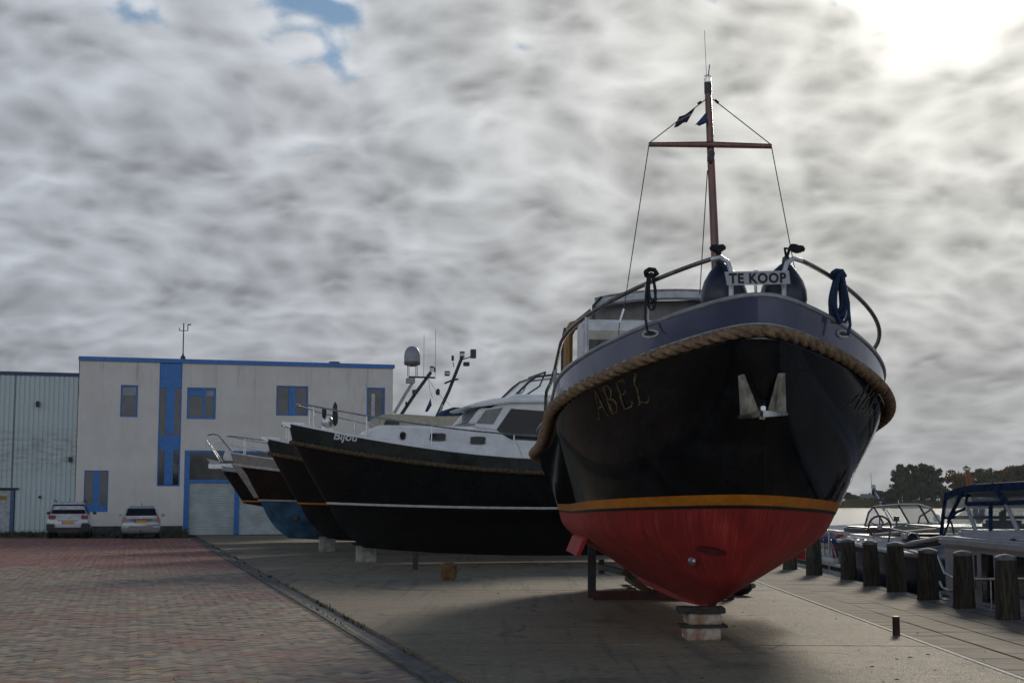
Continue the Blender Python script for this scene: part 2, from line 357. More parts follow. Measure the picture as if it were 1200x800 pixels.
# -- herringbone bricks at 45 degrees to the border
def brickmat(name, stops, src, redmix):
    m = bpy.data.materials.new(name); m.use_nodes = True; k = NT(m.node_tree)
    rnd = k.n('ShaderNodeNewGeometry').outputs['Random Per Island'] if src == 'island' else k.n('ShaderNodeObjectInfo').outputs['Random']
    pos = k.n('ShaderNodeNewGeometry').outputs['Position']
    c = k.ramp(rnd, stops, 'CONSTANT')
    n = k.n('ShaderNodeTexNoise', {'Vector': pos, 'Scale': .33, 'Detail': 4., 'Roughness': .6}).outputs[0]
    c = k.mix(k.m('MULTIPLY', k.sstep(n, .47, .66), redmix), c, (.36, .125, .10))
    n_ = k.n('ShaderNodeTexNoise', {'Vector': pos, 'Scale': 1.1, 'Detail': 5., 'Roughness': .6}).outputs[0]
    c = k.mix(k.m('MULTIPLY', k.sstep(n_, .5, .72), .45), c, (.10, .083, .065))
    n2 = k.n('ShaderNodeTexNoise', {'Vector': pos, 'Scale': 60., 'Detail': 4.}).outputs[0]
    c = k.mix(.22, c, k.mix(n2, (.06, .052, .045), (.38, .33, .28)))
    b = k.n('ShaderNodeBsdfPrincipled', {'Base Color': c, 'Roughness': .75, 'Normal': k.n('ShaderNodeBump', {'Height': n2, 'Strength': .5, 'Distance': .006}).outputs[0]})
    k.n('ShaderNodeOutputMaterial', {0: b.outputs[0]}); return m
gstops = [(0, (0.243, 0.206, 0.153)), (.16, (0.375, 0.296, 0.196)), (.32, (0.287, 0.217, 0.163)), (.46, (0.365, 0.175, 0.120)), (.6, (0.480, 0.350, 0.172)), (.7, (0.408, 0.350, 0.267)), (.82, (0.143, 0.119, 0.094)), (.9, (0.309, 0.212, 0.163))]
rstops = [(0, (0.375, 0.121, 0.085)), (.3, (0.442, 0.158, 0.110)), (.55, (0.276, 0.100, 0.076)), (.72, (0.365, 0.190, 0.143)), (.86, (0.221, 0.127, 0.095))]
ang = ang_k - PI / 4
Wb, Tb = .105, .05
Ru = np.array([math.cos(ang), math.sin(ang)]); Rv = np.array([-math.sin(ang), math.cos(ang)])
org = np.array([K0.x, K0.y])
N_ = 700
ii, jj = np.meshgrid(np.arange(-N_, N_), np.arange(-N_, N_), indexing='ij')
t4 = (ii - jj) % 4
hx = np.stack([ii[t4 == 0] + 1.0, jj[t4 == 0] + .5], -1); vx = np.stack([ii[t4 == 2] + .5, jj[t4 == 2] + 0.0], -1)
cen = np.concatenate([hx, vx]) * Wb; ori = np.concatenate([np.zeros(len(hx)), np.ones(len(vx))])
wc = org + cen[:, :1] * Ru + cen[:, 1:] * Rv
klx = K0.x + kd.x * (wc[:, 1] - K0.y) / kd.y
keep = (wc[:, 0] < klx - .17) & (wc[:, 1] > 11.6) & (wc[:, 1] < 62) & (wc[:, 0] > -.36 * wc[:, 1] - 2.5)
wc, ori = wc[keep], ori[keep]
pave = thing('brick_paving', None, None, (-4, 20, 0)); struct(pave)
jm = mat('paving_joint_sand', (.10, .088, .072), .95, var=.3, scale=2)
MB().add([(-40, 5, -.0075), (kl(5) - .12, 5, -.0075), (kl(63.5) - .12, 63.5, -.0075), (-40, 63.5, -.0075)], [(0, 1, 2, 3)]).build('joint_bed', jm, pave, world=True)
yb = 35.4 + (wc[:, 0] + 10) * -.22       # red bricks beyond this line
red = wc[:, 1] > yb
infr = (wc[:, 0] > -.353 * wc[:, 1] - .05)
order = np.argsort(np.where(infr & (wc[:, 1] > 12.72), wc[:, 1], 1e9)); first = set(order[:300].tolist())
hz = np.clip(rng.normal(0, .0018, len(wc)), -.004, .004); tl = rng.normal(0, .010, (len(wc), 2))
lx, ly = .1035, .0509
bp = MB().box((0, 0, -Tb / 2), (2 * lx, 2 * ly, Tb)).build('brick', brickmat('grey_clinker_single', gstops, 'obj', .75), pave, bevel=.003)
ob = bp
for n_, i in enumerate(order[:300]):
    if n_: ob = bp.copy(); C.objects.link(ob)
    ob.location = (wc[i, 0] - pave.location.x, wc[i, 1] - pave.location.y, hz[i]); ob.rotation_euler = (tl[i, 0], tl[i, 1], ang + ori[i] * PI / 2)
def brick_mesh(sel, name, mt):
    c, o_, z, t = wc[sel], ori[sel], hz[sel], tl[sel]; n = len(c)
    a = ang + o_ * PI / 2; u = np.stack([np.cos(a), np.sin(a)], -1); v = np.stack([-np.sin(a), np.cos(a)], -1)
    vs = np.zeros((n, 8, 3))
    for q, (sx_, sy_, top) in enumerate([(-1, -1, 0), (1, -1, 0), (1, 1, 0), (-1, 1, 0), (-1, -1, 1), (1, -1, 1), (1, 1, 1), (-1, 1, 1)]):
        g = 1
        vs[:, q, :2] = c + u * sx_ * lx * g + v * sy_ * ly * g
        vs[:, q, 2] = z + sx_ * lx * t[:, 1] + sy_ * ly * t[:, 0] - (0 if top else .009)
    fc = np.array([(4, 5, 6, 7), (0, 1, 5, 4), (1, 2, 6, 5), (2, 3, 7, 6), (3, 0, 4, 7)])
    fs = (np.arange(n)[:, None, None] * 8 + fc[None]).reshape(-1, 4)
    me = bpy.data.meshes.new(name); me.vertices.add(n * 8); me.vertices.foreach_set('co', (vs.reshape(-1, 3) - np.array(pave.location)).ravel())
    me.loops.add(fs.size); me.loops.foreach_set('vertex_index', fs.ravel()); me.polygons.add(len(fs))
    me.polygons.foreach_set('loop_start', np.arange(0, fs.size, 4)); me.polygons.foreach_set('loop_total', np.full(len(fs), 4)); me.update(); me.validate(); me.shade_flat()
    me.materials.append(mt); ob = bpy.data.objects.new(name, me); C.objects.link(ob); ob.parent = pave; ob['kind'] = 'stuff'; return ob
rest = np.ones(len(wc), bool); rest[list(first)] = False
brick_mesh(rest & ~red, 'grey_bricks', brickmat('grey_clinker', gstops, 'island', .6))
brick_mesh(rest & red, 'red_bricks', brickmat('red_clinker', rstops, 'island', .5))

# -- quay: white edging strip, tiles, coping, wall
stripm = mat('white_edging', (.72, .68, .60), .8, var=.15, scale=5)
struct(MB().prism([(wl(8) - .025, 8, -.08), (wl(8) + .025, 8, -.08), (wl(45) + .025, 45, -.08), (wl(45) - .025, 45, -.08)], (0, 0, .088)).build('edging_strip', stripm))
quay = thing('quay', None, None, (QX, 25, 0)); struct(quay)
m = bpy.data.materials.new('quay_tile_concrete'); m.use_nodes = True; k = NT(m.node_tree)
pos = k.n('ShaderNodeNewGeometry').outputs['Position']; rnd = k.n('ShaderNodeObjectInfo').outputs['Random']
n_a = k.n('ShaderNodeTexNoise', {'Vector': k.n('ShaderNodeMapping', {'Vector': pos, 'Scale': (1, 5, 1)}).outputs[0], 'Scale': 2.2, 'Detail': 7., 'Roughness': .65}).outputs[0]
n_b = k.n('ShaderNodeTexNoise', {'Vector': pos, 'Scale': 70., 'Detail': 3.}).outputs[0]
c_ = k.mix(n_a, (.20, .163, .12), (.36, .30, .225)); c_ = k.mix(k.m('MULTIPLY', rnd, .35), c_, (.16, .14, .12))
b_ = k.n('ShaderNodeBsdfPrincipled', {'Base Color': c_, 'Roughness': k.m('SUBTRACT', .95, k.m('MULTIPLY', n_a, .25)), 'Specular IOR Level': .22, 'Normal': k.n('ShaderNodeBump', {'Height': k.m('ADD', n_b, n_a), 'Strength': .45, 'Distance': .008}).outputs[0]})
k.n('ShaderNodeOutputMaterial', {0: b_.outputs[0]}); tilem = m
proto = None; ts = .5
for r_ in range(4):
    for c_i in range(66):
        y0 = 11.5 + c_i * ts 
        xa = wl(y0) + .03 + r_ * (6.62 - wl(y0) - .03) / 4; wd = (6.62 - wl(y0) - .03) / 4
        if proto is None: proto = MB().box((0, 0, -.03), (.982 * (6.62 - 4.75) / 4, .492, .06)).build('paving_tile', tilem, quay, bevel=.006); o = proto
        else: o = proto.copy(); C.objects.link(o)
        o.location = (xa + wd / 2 - QX, y0 + ts / 2 - 25, .004 + rng.normal(0, .001)); o.rotation_euler = (rng.normal(0, .0018), rng.normal(0, .0018), rng.normal(0, .0015))
MB().box((5.75, 26, -.016), (1.9, 44, .02)).build('joint_bed', mat('tile_joint_sand', (.16, .135, .10), .95), quay, world=True)
for c_i in range(17):
    MB().box((6.76, 12 + c_i * 2.0 + 1, -.09), (.27, 1.985, .2)).build('coping_stone', mat('coping_concrete', (.27, .25, .22), .8, var=.2, scale=4, bump=.4), quay, world=True, bevel=.012)
MB().box((6.8, 25, -1.7), (.18, 200, 3.0)).build('quay_wall', mat('quay_wall_concrete', (.16, .15, .13), .85, var=.3, scale=2, bump=.5), quay, world=True)
# -- dead leaves and grit blown over the yard, moss and weeds in the gutter
lf = MB()
for i in range(230):
    y = 12.7 + 26 * rng.random() ** 1.6; x = -.36 * y + (.36 * y + 6.3) * rng.random()
    if abs(x - kl(y)) < .3: continue
    a = rng.random() * 6.28; l_ = .012 + .024 * rng.random() ** 2; z = .012
    lf.add([(x + l_ * math.cos(a), y + l_ * math.sin(a), z), (x - l_ * .5 * math.sin(a), y + l_ * .5 * math.cos(a), z + .3 * l_), (x - l_ * math.cos(a), y - l_ * math.sin(a), z), (x + l_ * .5 * math.sin(a), y - l_ * .5 * math.cos(a), z + .35 * l_)], [(0, 1, 2, 3)])
lm_ = bpy.data.materials.new('dead_leaf'); lm_.use_nodes = True; k = NT(lm_.node_tree)
k.n('ShaderNodeOutputMaterial', {0: k.n('ShaderNodeBsdfPrincipled', {'Base Color': k.ramp(k.n('ShaderNodeNewGeometry').outputs['Random Per Island'], [(0, (.05, .035, .02)), (.4, (.16, .085, .03)), (.75, (.03, .028, .025)), (.9, (.35, .32, .27))], 'CONSTANT'), 'Roughness': .8}).outputs[0]})
tag(lf.build('fallen_leaves', lm_), 'scattered dead leaves and bits of litter on the bricks and concrete', 'leaves', kind='stuff')
ws_ = MB()
for i in range(700):
    y = 12 + 48 * rng.random() ** 1.5
    if math.sin(y * 1.7) + math.sin(y * .63 + 1) < .2 * rng.normal(): continue
    x = kl(y) + (.235 if rng.random() < .6 else -.02) + rng.normal(0, .025); a = rng.random() * 6.28; h = .01 + .035 * rng.random() ** 2; r_ = .012 + .012 * rng.random()
    ws_.add([(x - r_ * math.cos(a), y - r_ * math.sin(a), -.03), (x + r_ * math.cos(a), y + r_ * math.sin(a), -.03), (x + rng.normal(0, .015), y + rng.normal(0, .015), h)], [(0, 1, 2)])
tag(ws_.build('gutter_weeds', mat('gutter_moss', (.05, .055, .022), .9, var=.3, scale=2)), 'moss and small weeds growing along the gutter between bricks and concrete', 'weeds', kind='stuff')
# -- river
m = bpy.data.materials.new('river_water'); m.use_nodes = True; k = NT(m.node_tree)
pos = k.n('ShaderNodeNewGeometry').outputs['Position']
def wav(sc, st_, dt): return k.n('ShaderNodeTexNoise', {'Vector': k.n('ShaderNodeMapping', {'Vector': pos, 'Scale': st_, 'Rotation': (0, 0, .35)}).outputs[0], 'Scale': sc, 'Detail': dt, 'Roughness': .6}).outputs[0]
h_ = k.m('ADD', k.m('MULTIPLY', wav(.5, (.6, 1.4, 1), 4.), 1.0), k.m('MULTIPLY', wav(2.6, (.8, 1.3, 1), 4.), .35))
b_ = k.n('ShaderNodeBsdfPrincipled', {'Base Color': (.03, .036, .036, 1), 'Roughness': .12, 'IOR': 1.33, 'Normal': k.n('ShaderNodeBump', {'Height': h_, 'Strength': .16, 'Distance': .25}).outputs[0]})
k.n('ShaderNodeOutputMaterial', {0: b_.outputs[0]})
struct(MB().add([(QX - .05, -200, -1.0), (1180, -200, -1.0), (1180, 700, -1.0), (-31, 700, -1.0), (-31, 74, -1.0), (QX - .05, 74, -1.0)], [(0, 1, 2, 3, 4, 5)]).build('river', m))
# -- far bank, reeds
BK = 505
grassm = mat('bank_grass', (.10, .095, .035), .9, var=.3, scale=.05)
struct(MB().grid([[(x, BK + 4 * math.sin(x * .03), -1.4) for x in range(-20, 1200, 20)], [(x, BK + 4 + 4 * math.sin(x * .03), .3) for x in range(-20, 1200, 20)], [(x, BK + 14, 1.2) for x in range(-20, 1200, 20)], [(x, BK + 500, 1.3) for x in range(-20, 1200, 20)]]).build('far_bank', grassm))
reed = MB()
for i in range(5200):
    x = 60 + rng.random() * 260; y = BK + 3 + rng.random() * 9 + 4 * math.sin(x * .03); h = 1.4 + rng.random() * 1.3 + .5 * math.sin(x * .21) * math.sin(x * .07); wd = .16 + .2 * rng.random(); lean = rng.normal(0, .25)
    reed.add([(x - wd, y, 0), (x + wd, y, 0), (x + lean, y, h)], [(0, 1, 2)])
tag(reed.build('reeds', mat('reed_straw', (.13, .11, .045), .9, var=.3, scale=.2, col2=(.05, .055, .02))), 'strip of straw coloured reeds along the far river bank', 'reeds', kind='stuff')

# ================================================================== BUILDINGS
FA = R(16.6); FO = at(88, 600, 67.0); FO.z = 0
fu = Vector((math.cos(FA), math.sin(FA), 0)); fnv = Vector((math.sin(FA), -math.cos(FA), 0))   # along the wall, out of the wall
def fac(px, py):                          # photograph pixel -> (distance along wall, height)
    r = Vector(ray(px, py)); o = Vector((0, 0, H)); t = (FO - o).dot(fnv) / r.dot(fnv); q = o + r * t
    return (q - FO).dot(fu), q.z
render_wall = bpy.data.materials.new('grey_render'); render_wall.use_nodes = True; k = NT(render_wall.node_tree)
tc = k.n('ShaderNodeTexCoord').outputs['Object']
na = k.n('ShaderNodeTexNoise', {'Vector': tc, 'Scale': .8, 'Detail': 7., 'Roughness': .65}).outputs[0]
nb = k.n('ShaderNodeTexNoise', {'Vector': k.n('ShaderNodeMapping', {'Vector': tc, 'Scale': (3.2, 3, .22)}).outputs[0], 'Scale': 1.0, 'Detail': 6., 'Roughness': .7}).outputs[0]
zz = k.n('ShaderNodeSeparateXYZ', {0: tc}).outputs[2]
c_ = k.mix(k.sstep(na, .35, .7), (.64, .605, .555), (.72, .685, .635))
topd = k.m('ADD', k.m('MULTIPLY', k.sstep(zz, 5.2, 7.8), .55), .25)
c_ = k.mix(k.m('MULTIPLY', k.sstep(nb, .52, .75), topd), c_, (.33, .305, .27))
k.n('ShaderNodeOutputMaterial', {0: k.n('ShaderNodeBsdfPrincipled', {'Base Color': c_, 'Roughness': .85, 'Normal': k.n('ShaderNodeBump', {'Height': na, 'Strength': .2, 'Distance': .02}).outputs[0]}).outputs[0]})
office = thing('office_building', 'grey rendered two storey building with blue window frames and flat roof', 'building', FO, (0, 0, FA))
# local frame: x along wall, y into the building, z up
TW, ZT = 14.3 * 67 / 64, fac(89, 419)[1]
def rect(x0, y0, x1, y1):
    a = fac(x0, y0); b = fac(x1, y1); c = fac((x0 + x1) / 2, (y0 + y1) / 2); return [a[0], b[1] if 0 else fac((x0 + x1) / 2, y1)[1], b[0], fac((x0 + x1) / 2, y0)[1]]
TW = fac(460, 500)[0]
op = {'w1': rect(141.7, 451, 161, 488.5), 'stair': rect(187.5, 425, 210.5, 569.5), 'w2': rect(219.5, 454, 252.7, 491), 'w3': rect(99, 551, 126, 599.5),
      'gar': rect(216.5, 528, 350, 630), 'w4': rect(324, 452, 361, 487), 'w5': rect(430, 454, 451, 494)}
op['gar'][1] = 0.0
# wall with openings: grid of cells between all the cut lines
xs = sorted({0, TW} | {v_ for o_ in op.values() for v_ in (o_[0], o_[2])}); zs = sorted({0, ZT} | {v_ for o_ in op.values() for v_ in (o_[1], o_[3])})
wl_ = MB()
for a, b in zip(xs, xs[1:]):
    for c, e in zip(zs, zs[1:]):
        if any(o_[0] - 1e-4 <= a and b <= o_[2] + 1e-4 and o_[1] - 1e-4 <= c and e <= o_[3] + 1e-4 for o_ in op.values()): continue
        wl_.add([(a, 0, c), (b, 0, c), (b, 0, e), (a, 0, e)], [(0, 1, 2, 3)])
for o_ in op.values():                   # reveals
    x0, z0, x1, z1 = o_; dp = .22
    wl_.add([(x0, 0, z0), (x0, dp, z0), (x0, dp, z1), (x0, 0, z1)], [(0, 1, 2, 3)]); wl_.add([(x1, 0, z0), (x1, dp, z0), (x1, dp, z1), (x1, 0, z1)], [(0, 1, 2, 3)])
    wl_.add([(x0, 0, z1), (x0, dp, z1), (x1, dp, z1), (x1, 0, z1)], [(0, 1, 2, 3)]); wl_.add([(x0, 0, z0), (x0, dp, z0), (x1, dp, z0), (x1, 0, z0)], [(0, 1, 2, 3)])
wl_.add([(0, 0, 0), (0, 12, 0), (0, 12, ZT), (0, 0, ZT)], [(0, 1, 2, 3)]); wl_.add([(TW, 0, 0), (TW, 12, 0), (TW, 12, ZT), (TW, 0, ZT)], [(0, 1, 2, 3)]); wl_.add([(0, 12, 0), (TW, 12, 0), (TW, 12, ZT), (0, 12, ZT)], [(0, 1, 2, 3)])
wl_.build('wall', render_wall, office)
MB().b2((-.0, .25, 0.0), (TW, .32, .05)).build('sill_beam', concrete_b, office)
MB().b2((.05, .3, .1), (TW - .05, 11.9, ZT - .1)).build('interior', mat('dark_interior', (.03, .03, .03), .9), office)
rf = MB().b2((-.04, -.05, ZT), (TW + .04, 12.05, ZT + .05)).build('roof', mat('roof_felt', (.05, .05, .05), .9), office)
MB().b2((-.07, -.09, ZT - .12), (TW + .07, -.004, ZT + .07)).build('roof_trim', bluepaint, office)
x_, z_ = fac(404, 428); MB().cyl((x_, 3, ZT + .05), (x_, 3, ZT + .42), .28, 14).build('roof_vent', mat('vent_grey', (.09, .09, .09), .6), rf)
plm = mat('dark_plinth', (.06, .065, .085), .8, var=.3, scale=3)
for a, b in ((0, op['gar'][0] - .02), (op['gar'][2] + .02, TW)): MB().b2((a + .004, -.03, 0), (b, -.003, .42)).build('plinth', plm, office)
def fr(o_, bars, win, t=.07, y=.06):     # frame round an opening plus extra bars (x0,z0,x1,z1)
    x0, z0, x1, z1 = o_; q = MB()
    for a, b in (((x0, y, z0), (x0 + t, y + .09, z1)), ((x1 - t, y, z0), (x1, y + .09, z1)), ((x0 + t, y, z1 - t), (x1 - t, y + .088, z1)), ((x0 + t, y, z0), (x1 - t, y + .088, z0 + t))): q.b2(a, b)
    f_ = q.build('frame', bluepaint, win)
    for b in bars: MB().b2((b[0], y - .01, b[1]), (b[2], y + .085, b[3])).build('mullion', bluepaint, win)
def pane(o_, win, m=officeglass, y=.12, name='pane'): MB().b2((o_[0], y, o_[1]), (o_[2], y + .012, o_[3])).build(name, m, win)
def window(key): wo = bpy.data.objects.new('window', None); C.objects.link(wo); wo.parent = office; return wo
blind = mat('pale_blind', (.30, .33, .36), .7, var=.05)
# first floor left
o_ = op['w1']; wn_ = window('w1'); fr(o_, [], wn_); pane(o_, wn_); zb = o_[1] + (o_[3] - o_[1]) * .68
MB().b2((o_[0] + .08, .105, zb), (o_[2] - .08, .117, o_[3] - .08)).build('blind', blind, wn_)
# stair strip
o_ = op['stair']; wn_ = window('stair'); hgt_ = o_[3] - o_[1]; zf = lambda py: fac(199, py)[1]
fr(o_, [], wn_, .06); pane(o_, wn_)
MB().b2((o_[0] + .06, .03, zf(454)), (o_[2] - .06, .10, o_[3] - .06)).build('infill_panel', bluepaint, wn_)
MB().b2((o_[0] + .06, .03, zf(527)), (o_[2] - .06, .10, zf(510))).build('infill_panel', bluepaint, wn_)
xm = (o_[0] + o_[2]) / 2
for a, b in ((454, 510), (527, 569)): MB().b2((xm - .2, .025, zf(b) + .07), (xm + .2, .105, zf(a) - .002)).build('mullion', bluepaint, wn_)
# first floor casement
o_ = op['w2']; wn_ = window('w2'); xm = o_[0] + (o_[2] - o_[0]) * .6; zb = o_[1] + (o_[3] - o_[1]) * .76
fr(o_, [(xm - .05, o_[1], xm + .05, o_[3]), (o_[0], zb - .03, xm - .05, zb + .03)], wn_, .1); pane(o_, wn_)
MB().b2((o_[0] + .1, .105, zb), (xm - .05, .117, o_[3] - .1)).build('blind', bluepaint, wn_)
MB().b2((xm + .09, .105, zb - .02), (o_[2] - .1, .117, o_[3] - .1)).build('blind', blind, wn_)
# ground floor
o_ = op['w3']; wn_ = window('w3'); xm = (o_[0] + o_[2]) / 2
fr(o_, [(xm - .14, o_[1] + .3, xm + .14, o_[3])], wn_, .04); pane(o_, wn_)
MB().b2((o_[0] + .04, .04, o_[1] + .04), (o_[2] - .04, .14, o_[1] + .3)).build('infill_panel', bluepaint, wn_)
# first floor double
o_ = op['w4']; wn_ = window('w4'); xm = (o_[0] + o_[2]) / 2
fr(o_, [(xm - .15, o_[1], xm + .15, o_[3])], wn_, .06); pane(o_, wn_)
# first floor right, window beyond seen through, its daylight painted as a pale strip
o_ = op['w5']; wn_ = window('w5'); fr(o_, [], wn_, .08); pane(o_, wn_)
MB().b2((o_[0] + .25, .105, o_[1] + .2), (o_[0] + .42, .117, o_[3] - .3)).build('daylight_strip', mat('painted_daylight', (.5, .52, .5), .8), wn_)
# roller doors
o_ = op['gar']; zr = zf(565) ; xs_ = [fac(p_, 600)[0] for p_ in (221, 274.5, 280, 333.7, 339, 346)]
MB().b2((o_[0], .02, 0), (xs_[0], .16, o_[3])).build('door_post', bluepaint, office); MB().b2((xs_[1], .02, 0), (xs_[2], .16, o_[3])).build('door_post', bluepaint, office); MB().b2((xs_[3], .02, 0), (xs_[4], .16, o_[3])).build('door_post', bluepaint, office)
MB().b2((xs_[5], .02, 0), (o_[2], .16, o_[3])).build('door_post', bluepaint, office)
slatm = mat('roller_shutter_grey', (.50, .55, .54), .5, var=.08, scale=1.5)
for a, b in ((xs_[0], xs_[1]), (xs_[2], xs_[3])):
    rd = MB(); nz_ = 30; rows = []
    for i in range(nz_):
        z0 = zr * i / nz_; z1 = zr * (i + 1) / nz_; z1_ = z1 - .012
        rows += [[(a, .12, z0), (b, .12, z0)], [(a, .095, (z0 + z1) / 2), (b, .095, (z0 + z1) / 2)], [(a, .12, z1_), (b, .12, z1_)], [(a, .135, z1), (b, .135, z1)]]
    d_ = rd.grid(rows).build('roller_door', slatm, office)
    MB().b2((a, .02, zr), (b, .15, zr + .14)).build('door_lintel', bluepaint, office)
    wn_ = window('t'); MB().b2((a, .03, o_[3] - .1), (b, .13, o_[3])).build('frame', bluepaint, wn_); pane((a, zr + .14, b, o_[3] - .1), wn_)
pane((xs_[4], 0, xs_[5], o_[3]), office, y=.14, name='side_panel', m=mat('white_panel', (.5, .51, .5), .6))
# antenna on the roof
x_, z_ = fac(215, 421); p_ = FO + fu * x_ - fnv * .4
an = thing('roof_antenna', 'thin dark weather antenna mast standing on the grey building roof', 'antenna', (p_.x, p_.y, ZT + .05))
MB().lathe([(.12, 0), (.12, .18), (.05, .22), (.05, .3)], n=10).build('base', blackm, an); MB().cyl((0, 0, .25), (0, 0, 1.78), .028, 6).build('pole', darksteel, an)
MB().cyl((-.2, 0, 1.42), (.22, 0, 1.42), .018, 6).build('cross_arm', darksteel, an); MB().cyl((.2, 0, 1.42), (.2, 0, 1.72), .022, 6).cyl((.2, 0, 1.70), (.36, 0, 1.72), .03, 6).build('wind_vane', darksteel, an); MB().cyl((-.2, 0, 1.42), (-.2, 0, 1.55), .02, 6).build('sensor', darksteel, an)

# ---- profiled metal shed to the left
cladm = bpy.data.materials.new('pale_green_cladding'); cladm.use_nodes = True; k = NT(cladm.node_tree)
tc = k.n('ShaderNodeTexCoord').outputs['Object']
na = k.n('ShaderNodeTexNoise', {'Vector': tc, 'Scale': .6, 'Detail': 6., 'Roughness': .6}).outputs[0]
nb = k.n('ShaderNodeTexNoise', {'Vector': k.n('ShaderNodeMapping', {'Vector': tc, 'Scale': (1.1, 1, 5)}).outputs[0], 'Scale': 1.3, 'Detail': 6., 'Roughness': .7}).outputs[0]
zz = k.n('ShaderNodeSeparateXYZ', {0: tc}).outputs[2]
mid = k.m('MULTIPLY', k.sstep(zz, 2.2, 3.6), k.m('SUBTRACT', 1.0, k.sstep(zz, 4.3, 5.2)))
c_ = k.mix(na, (.46, .53, .53), (.54, .61, .60)); c_ = k.mix(k.m('MULTIPLY', k.m('MULTIPLY', k.sstep(nb, .42, .62), mid), .5), c_, (.22, .235, .19))
k.n('ShaderNodeOutputMaterial', {0: k.n('ShaderNodeBsdfPrincipled', {'Base Color': c_, 'Roughness': .5}).outputs[0]})
ZS = fac(88, 438)[1]; SL = fac(-150, 600)[0]; sb = .25
so_ = FO - fnv * sb
shed = thing('metal_shed', 'pale grey green shed clad in ribbed metal sheets, left of the rendered building', 'building', so_, (0, 0, FA))
pr = MB(); rows0 = []; pit = .215; x = SL
dx0, dx1 = fac(-28, 600)[0], fac(15.5, 600)[0]; dz1 = fac(8, 573)[1]
pts = []
while x < -.05:
    pts += [(x, 0), (x + .035, -.04), (x + .16, -.04), (x + .185, 0)]; x += pit
pts = [p for p in pts if p[0] <= -.02]
def strip(sel, z0, z1): pr.grid([[(p[0], p[1], z0) for p in sel], [(p[0], p[1], z1) for p in sel]])
strip([p for p in pts if p[0] < dx0], 0, ZS); strip([p for p in pts if p[0] > dx1], 0, dz1); strip([p for p in pts if p[0] > dx1 - .25], dz1, ZS); strip([p for p in pts if dx0 - .2 <= p[0] <= dx1], dz1, ZS)
pr.build('cladding', cladm, shed)
MB().b2((SL, .02, 0), (-.02, 12, ZS)).build('shed_body', mat('shed_lining', (.12, .13, .13), .8), shed)
MB().b2((SL - .05, -.09, ZS - .1), (-.01, 12.05, ZS + .06)).build('roof_trim', mat('dark_blue_trim', (.03, .06, .14), .5), shed)
dr_ = MB().b2((dx0, -.045, 0), (dx1 - .16, .0, dz1 - .05)).build('door', mat('pale_door', (.40, .42, .43), .5), shed)
MB().b2((dx0 + .3, -.06, 1.62), (dx1 - .3, -.047, dz1 - .3)).build('window_board', mat('yellow_board', (.30, .215, .075), .7, var=.12), dr_)
for a, b in ((dx1 - .16, dx1), (dx0 - .1, dx0)): MB().b2((a, -.075, 0), (b, -.02, dz1 - .02)).build('door_jamb', mat('muted_blue_frame', (.05, .11, .22), .5), shed)
MB().b2((dx0 - .2, -.18, dz1), (dx1 + .2, -.0, dz1 + .07)).build('lintel', darksteel, shed)
MB().box((fac(44, 473)[0], -.14, fac(44, 473)[1]), (.16, .22, .26)).build('wall_lamp', darksteel, shed, bevel=.03)
MB().box((fac(46.5, 582)[0], -.08, fac(46, 582)[1]), (.12, .1, .12)).build('junction_box', darksteel, shed, bevel=.02)
MB().box((fac(82.3, 538)[0], -.1, fac(82, 538)[1]), (.16, .14, .22)).build('alarm_box', darksteel, shed, bevel=.02)
# verge of soil and moss along the foot of both walls
vg = MB(); xa, xb = SL, fac(219, 600)[0]
nx = 90; rows = []
for j in range(5):
    row = []
    for i in range(nx + 1):
        q = FO + fu * (xa + (xb - xa) * i / nx) + fnv * (2.0 - .5 * j + (.22 * rng.normal() if j < 3 else 0))
        hgt = (.0, .05, .10, .15, .17)[j] * (1 - .6 * max(0, (i / nx - .7) / .3)) + (.02 * rng.normal() if j else 0)
        row.append((q.x, q.y, max(-.03, hgt) if j else -.04))
    rows.append(row)
struct(vg.grid(rows).build('verge', mat('mossy_soil', (.065, .062, .035), .95, var=.3, scale=1.5, bump=.6, col2=(.045, .035, .03))))
gr = MB()
for i in range(2600):
    t_ = xa + (xb - xa) * rng.random(); q = FO + fu * t_ + fnv * (.1 + 1.75 * rng.random()); h = .08 + .2 * rng.random() * (1 if t_ < xb - 1.5 else 1.5); a = rng.random() * 6.28
    gr.add([(q.x - .02 * math.cos(a), q.y - .02 * math.sin(a), .0), (q.x + .02 * math.cos(a), q.y + .02 * math.sin(a), .0), (q.x + rng.normal(0, .06), q.y + rng.normal(0, .06), h + .06)], [(0, 1, 2)])
tag(gr.build('grass_tufts', mat('dull_grass', (.06, .085, .025), .8, var=.3, scale=.7)), 'weedy grass growing along the foot of the shed and building walls', 'grass', kind='stuff')

# ================================================================== CARS (rear view)
def loft(secs, m=None):
    q = MB(); q.grid(secs, closed=True); n = len(secs[0])
    q.f.append(tuple(range(n))[::-1]); q.f.append(tuple(range((len(secs) - 1) * n, len(secs) * n))); return q
def sect(y, hw, z0, z1, r=.12, tum=.0, n=5):      # rounded rectangle in x,z at station y, narrower at the top by tum
    pts = []
    for cx, cz, a0 in ((hw - r, z0 + r, -90), (hw - r - tum, z1 - r, 0), (-(hw - r - tum), z1 - r, 90), (-(hw - r), z0 + r, 180)):
        for i in range(n): a = R(a0 + 90 * i / (n - 1)); pts.append((cx + r * math.cos(a), y, cz + r * math.sin(a)))
    return pts
redlens = mat('red_lamp_lens', (.22, .012, .014), .15, coat=.5, var=.1); plate_y = mat('yellow_number_plate', (.62, .30, .02), .45, var=.05); plate_b = mat('blue_plate_strip', (.02, .05, .3), .5)
tyre = mat('tyre_rubber', (.014, .014, .014), .8, var=.2); alloy = mat('alloy_rim', (.35, .36, .37), .35, .8)
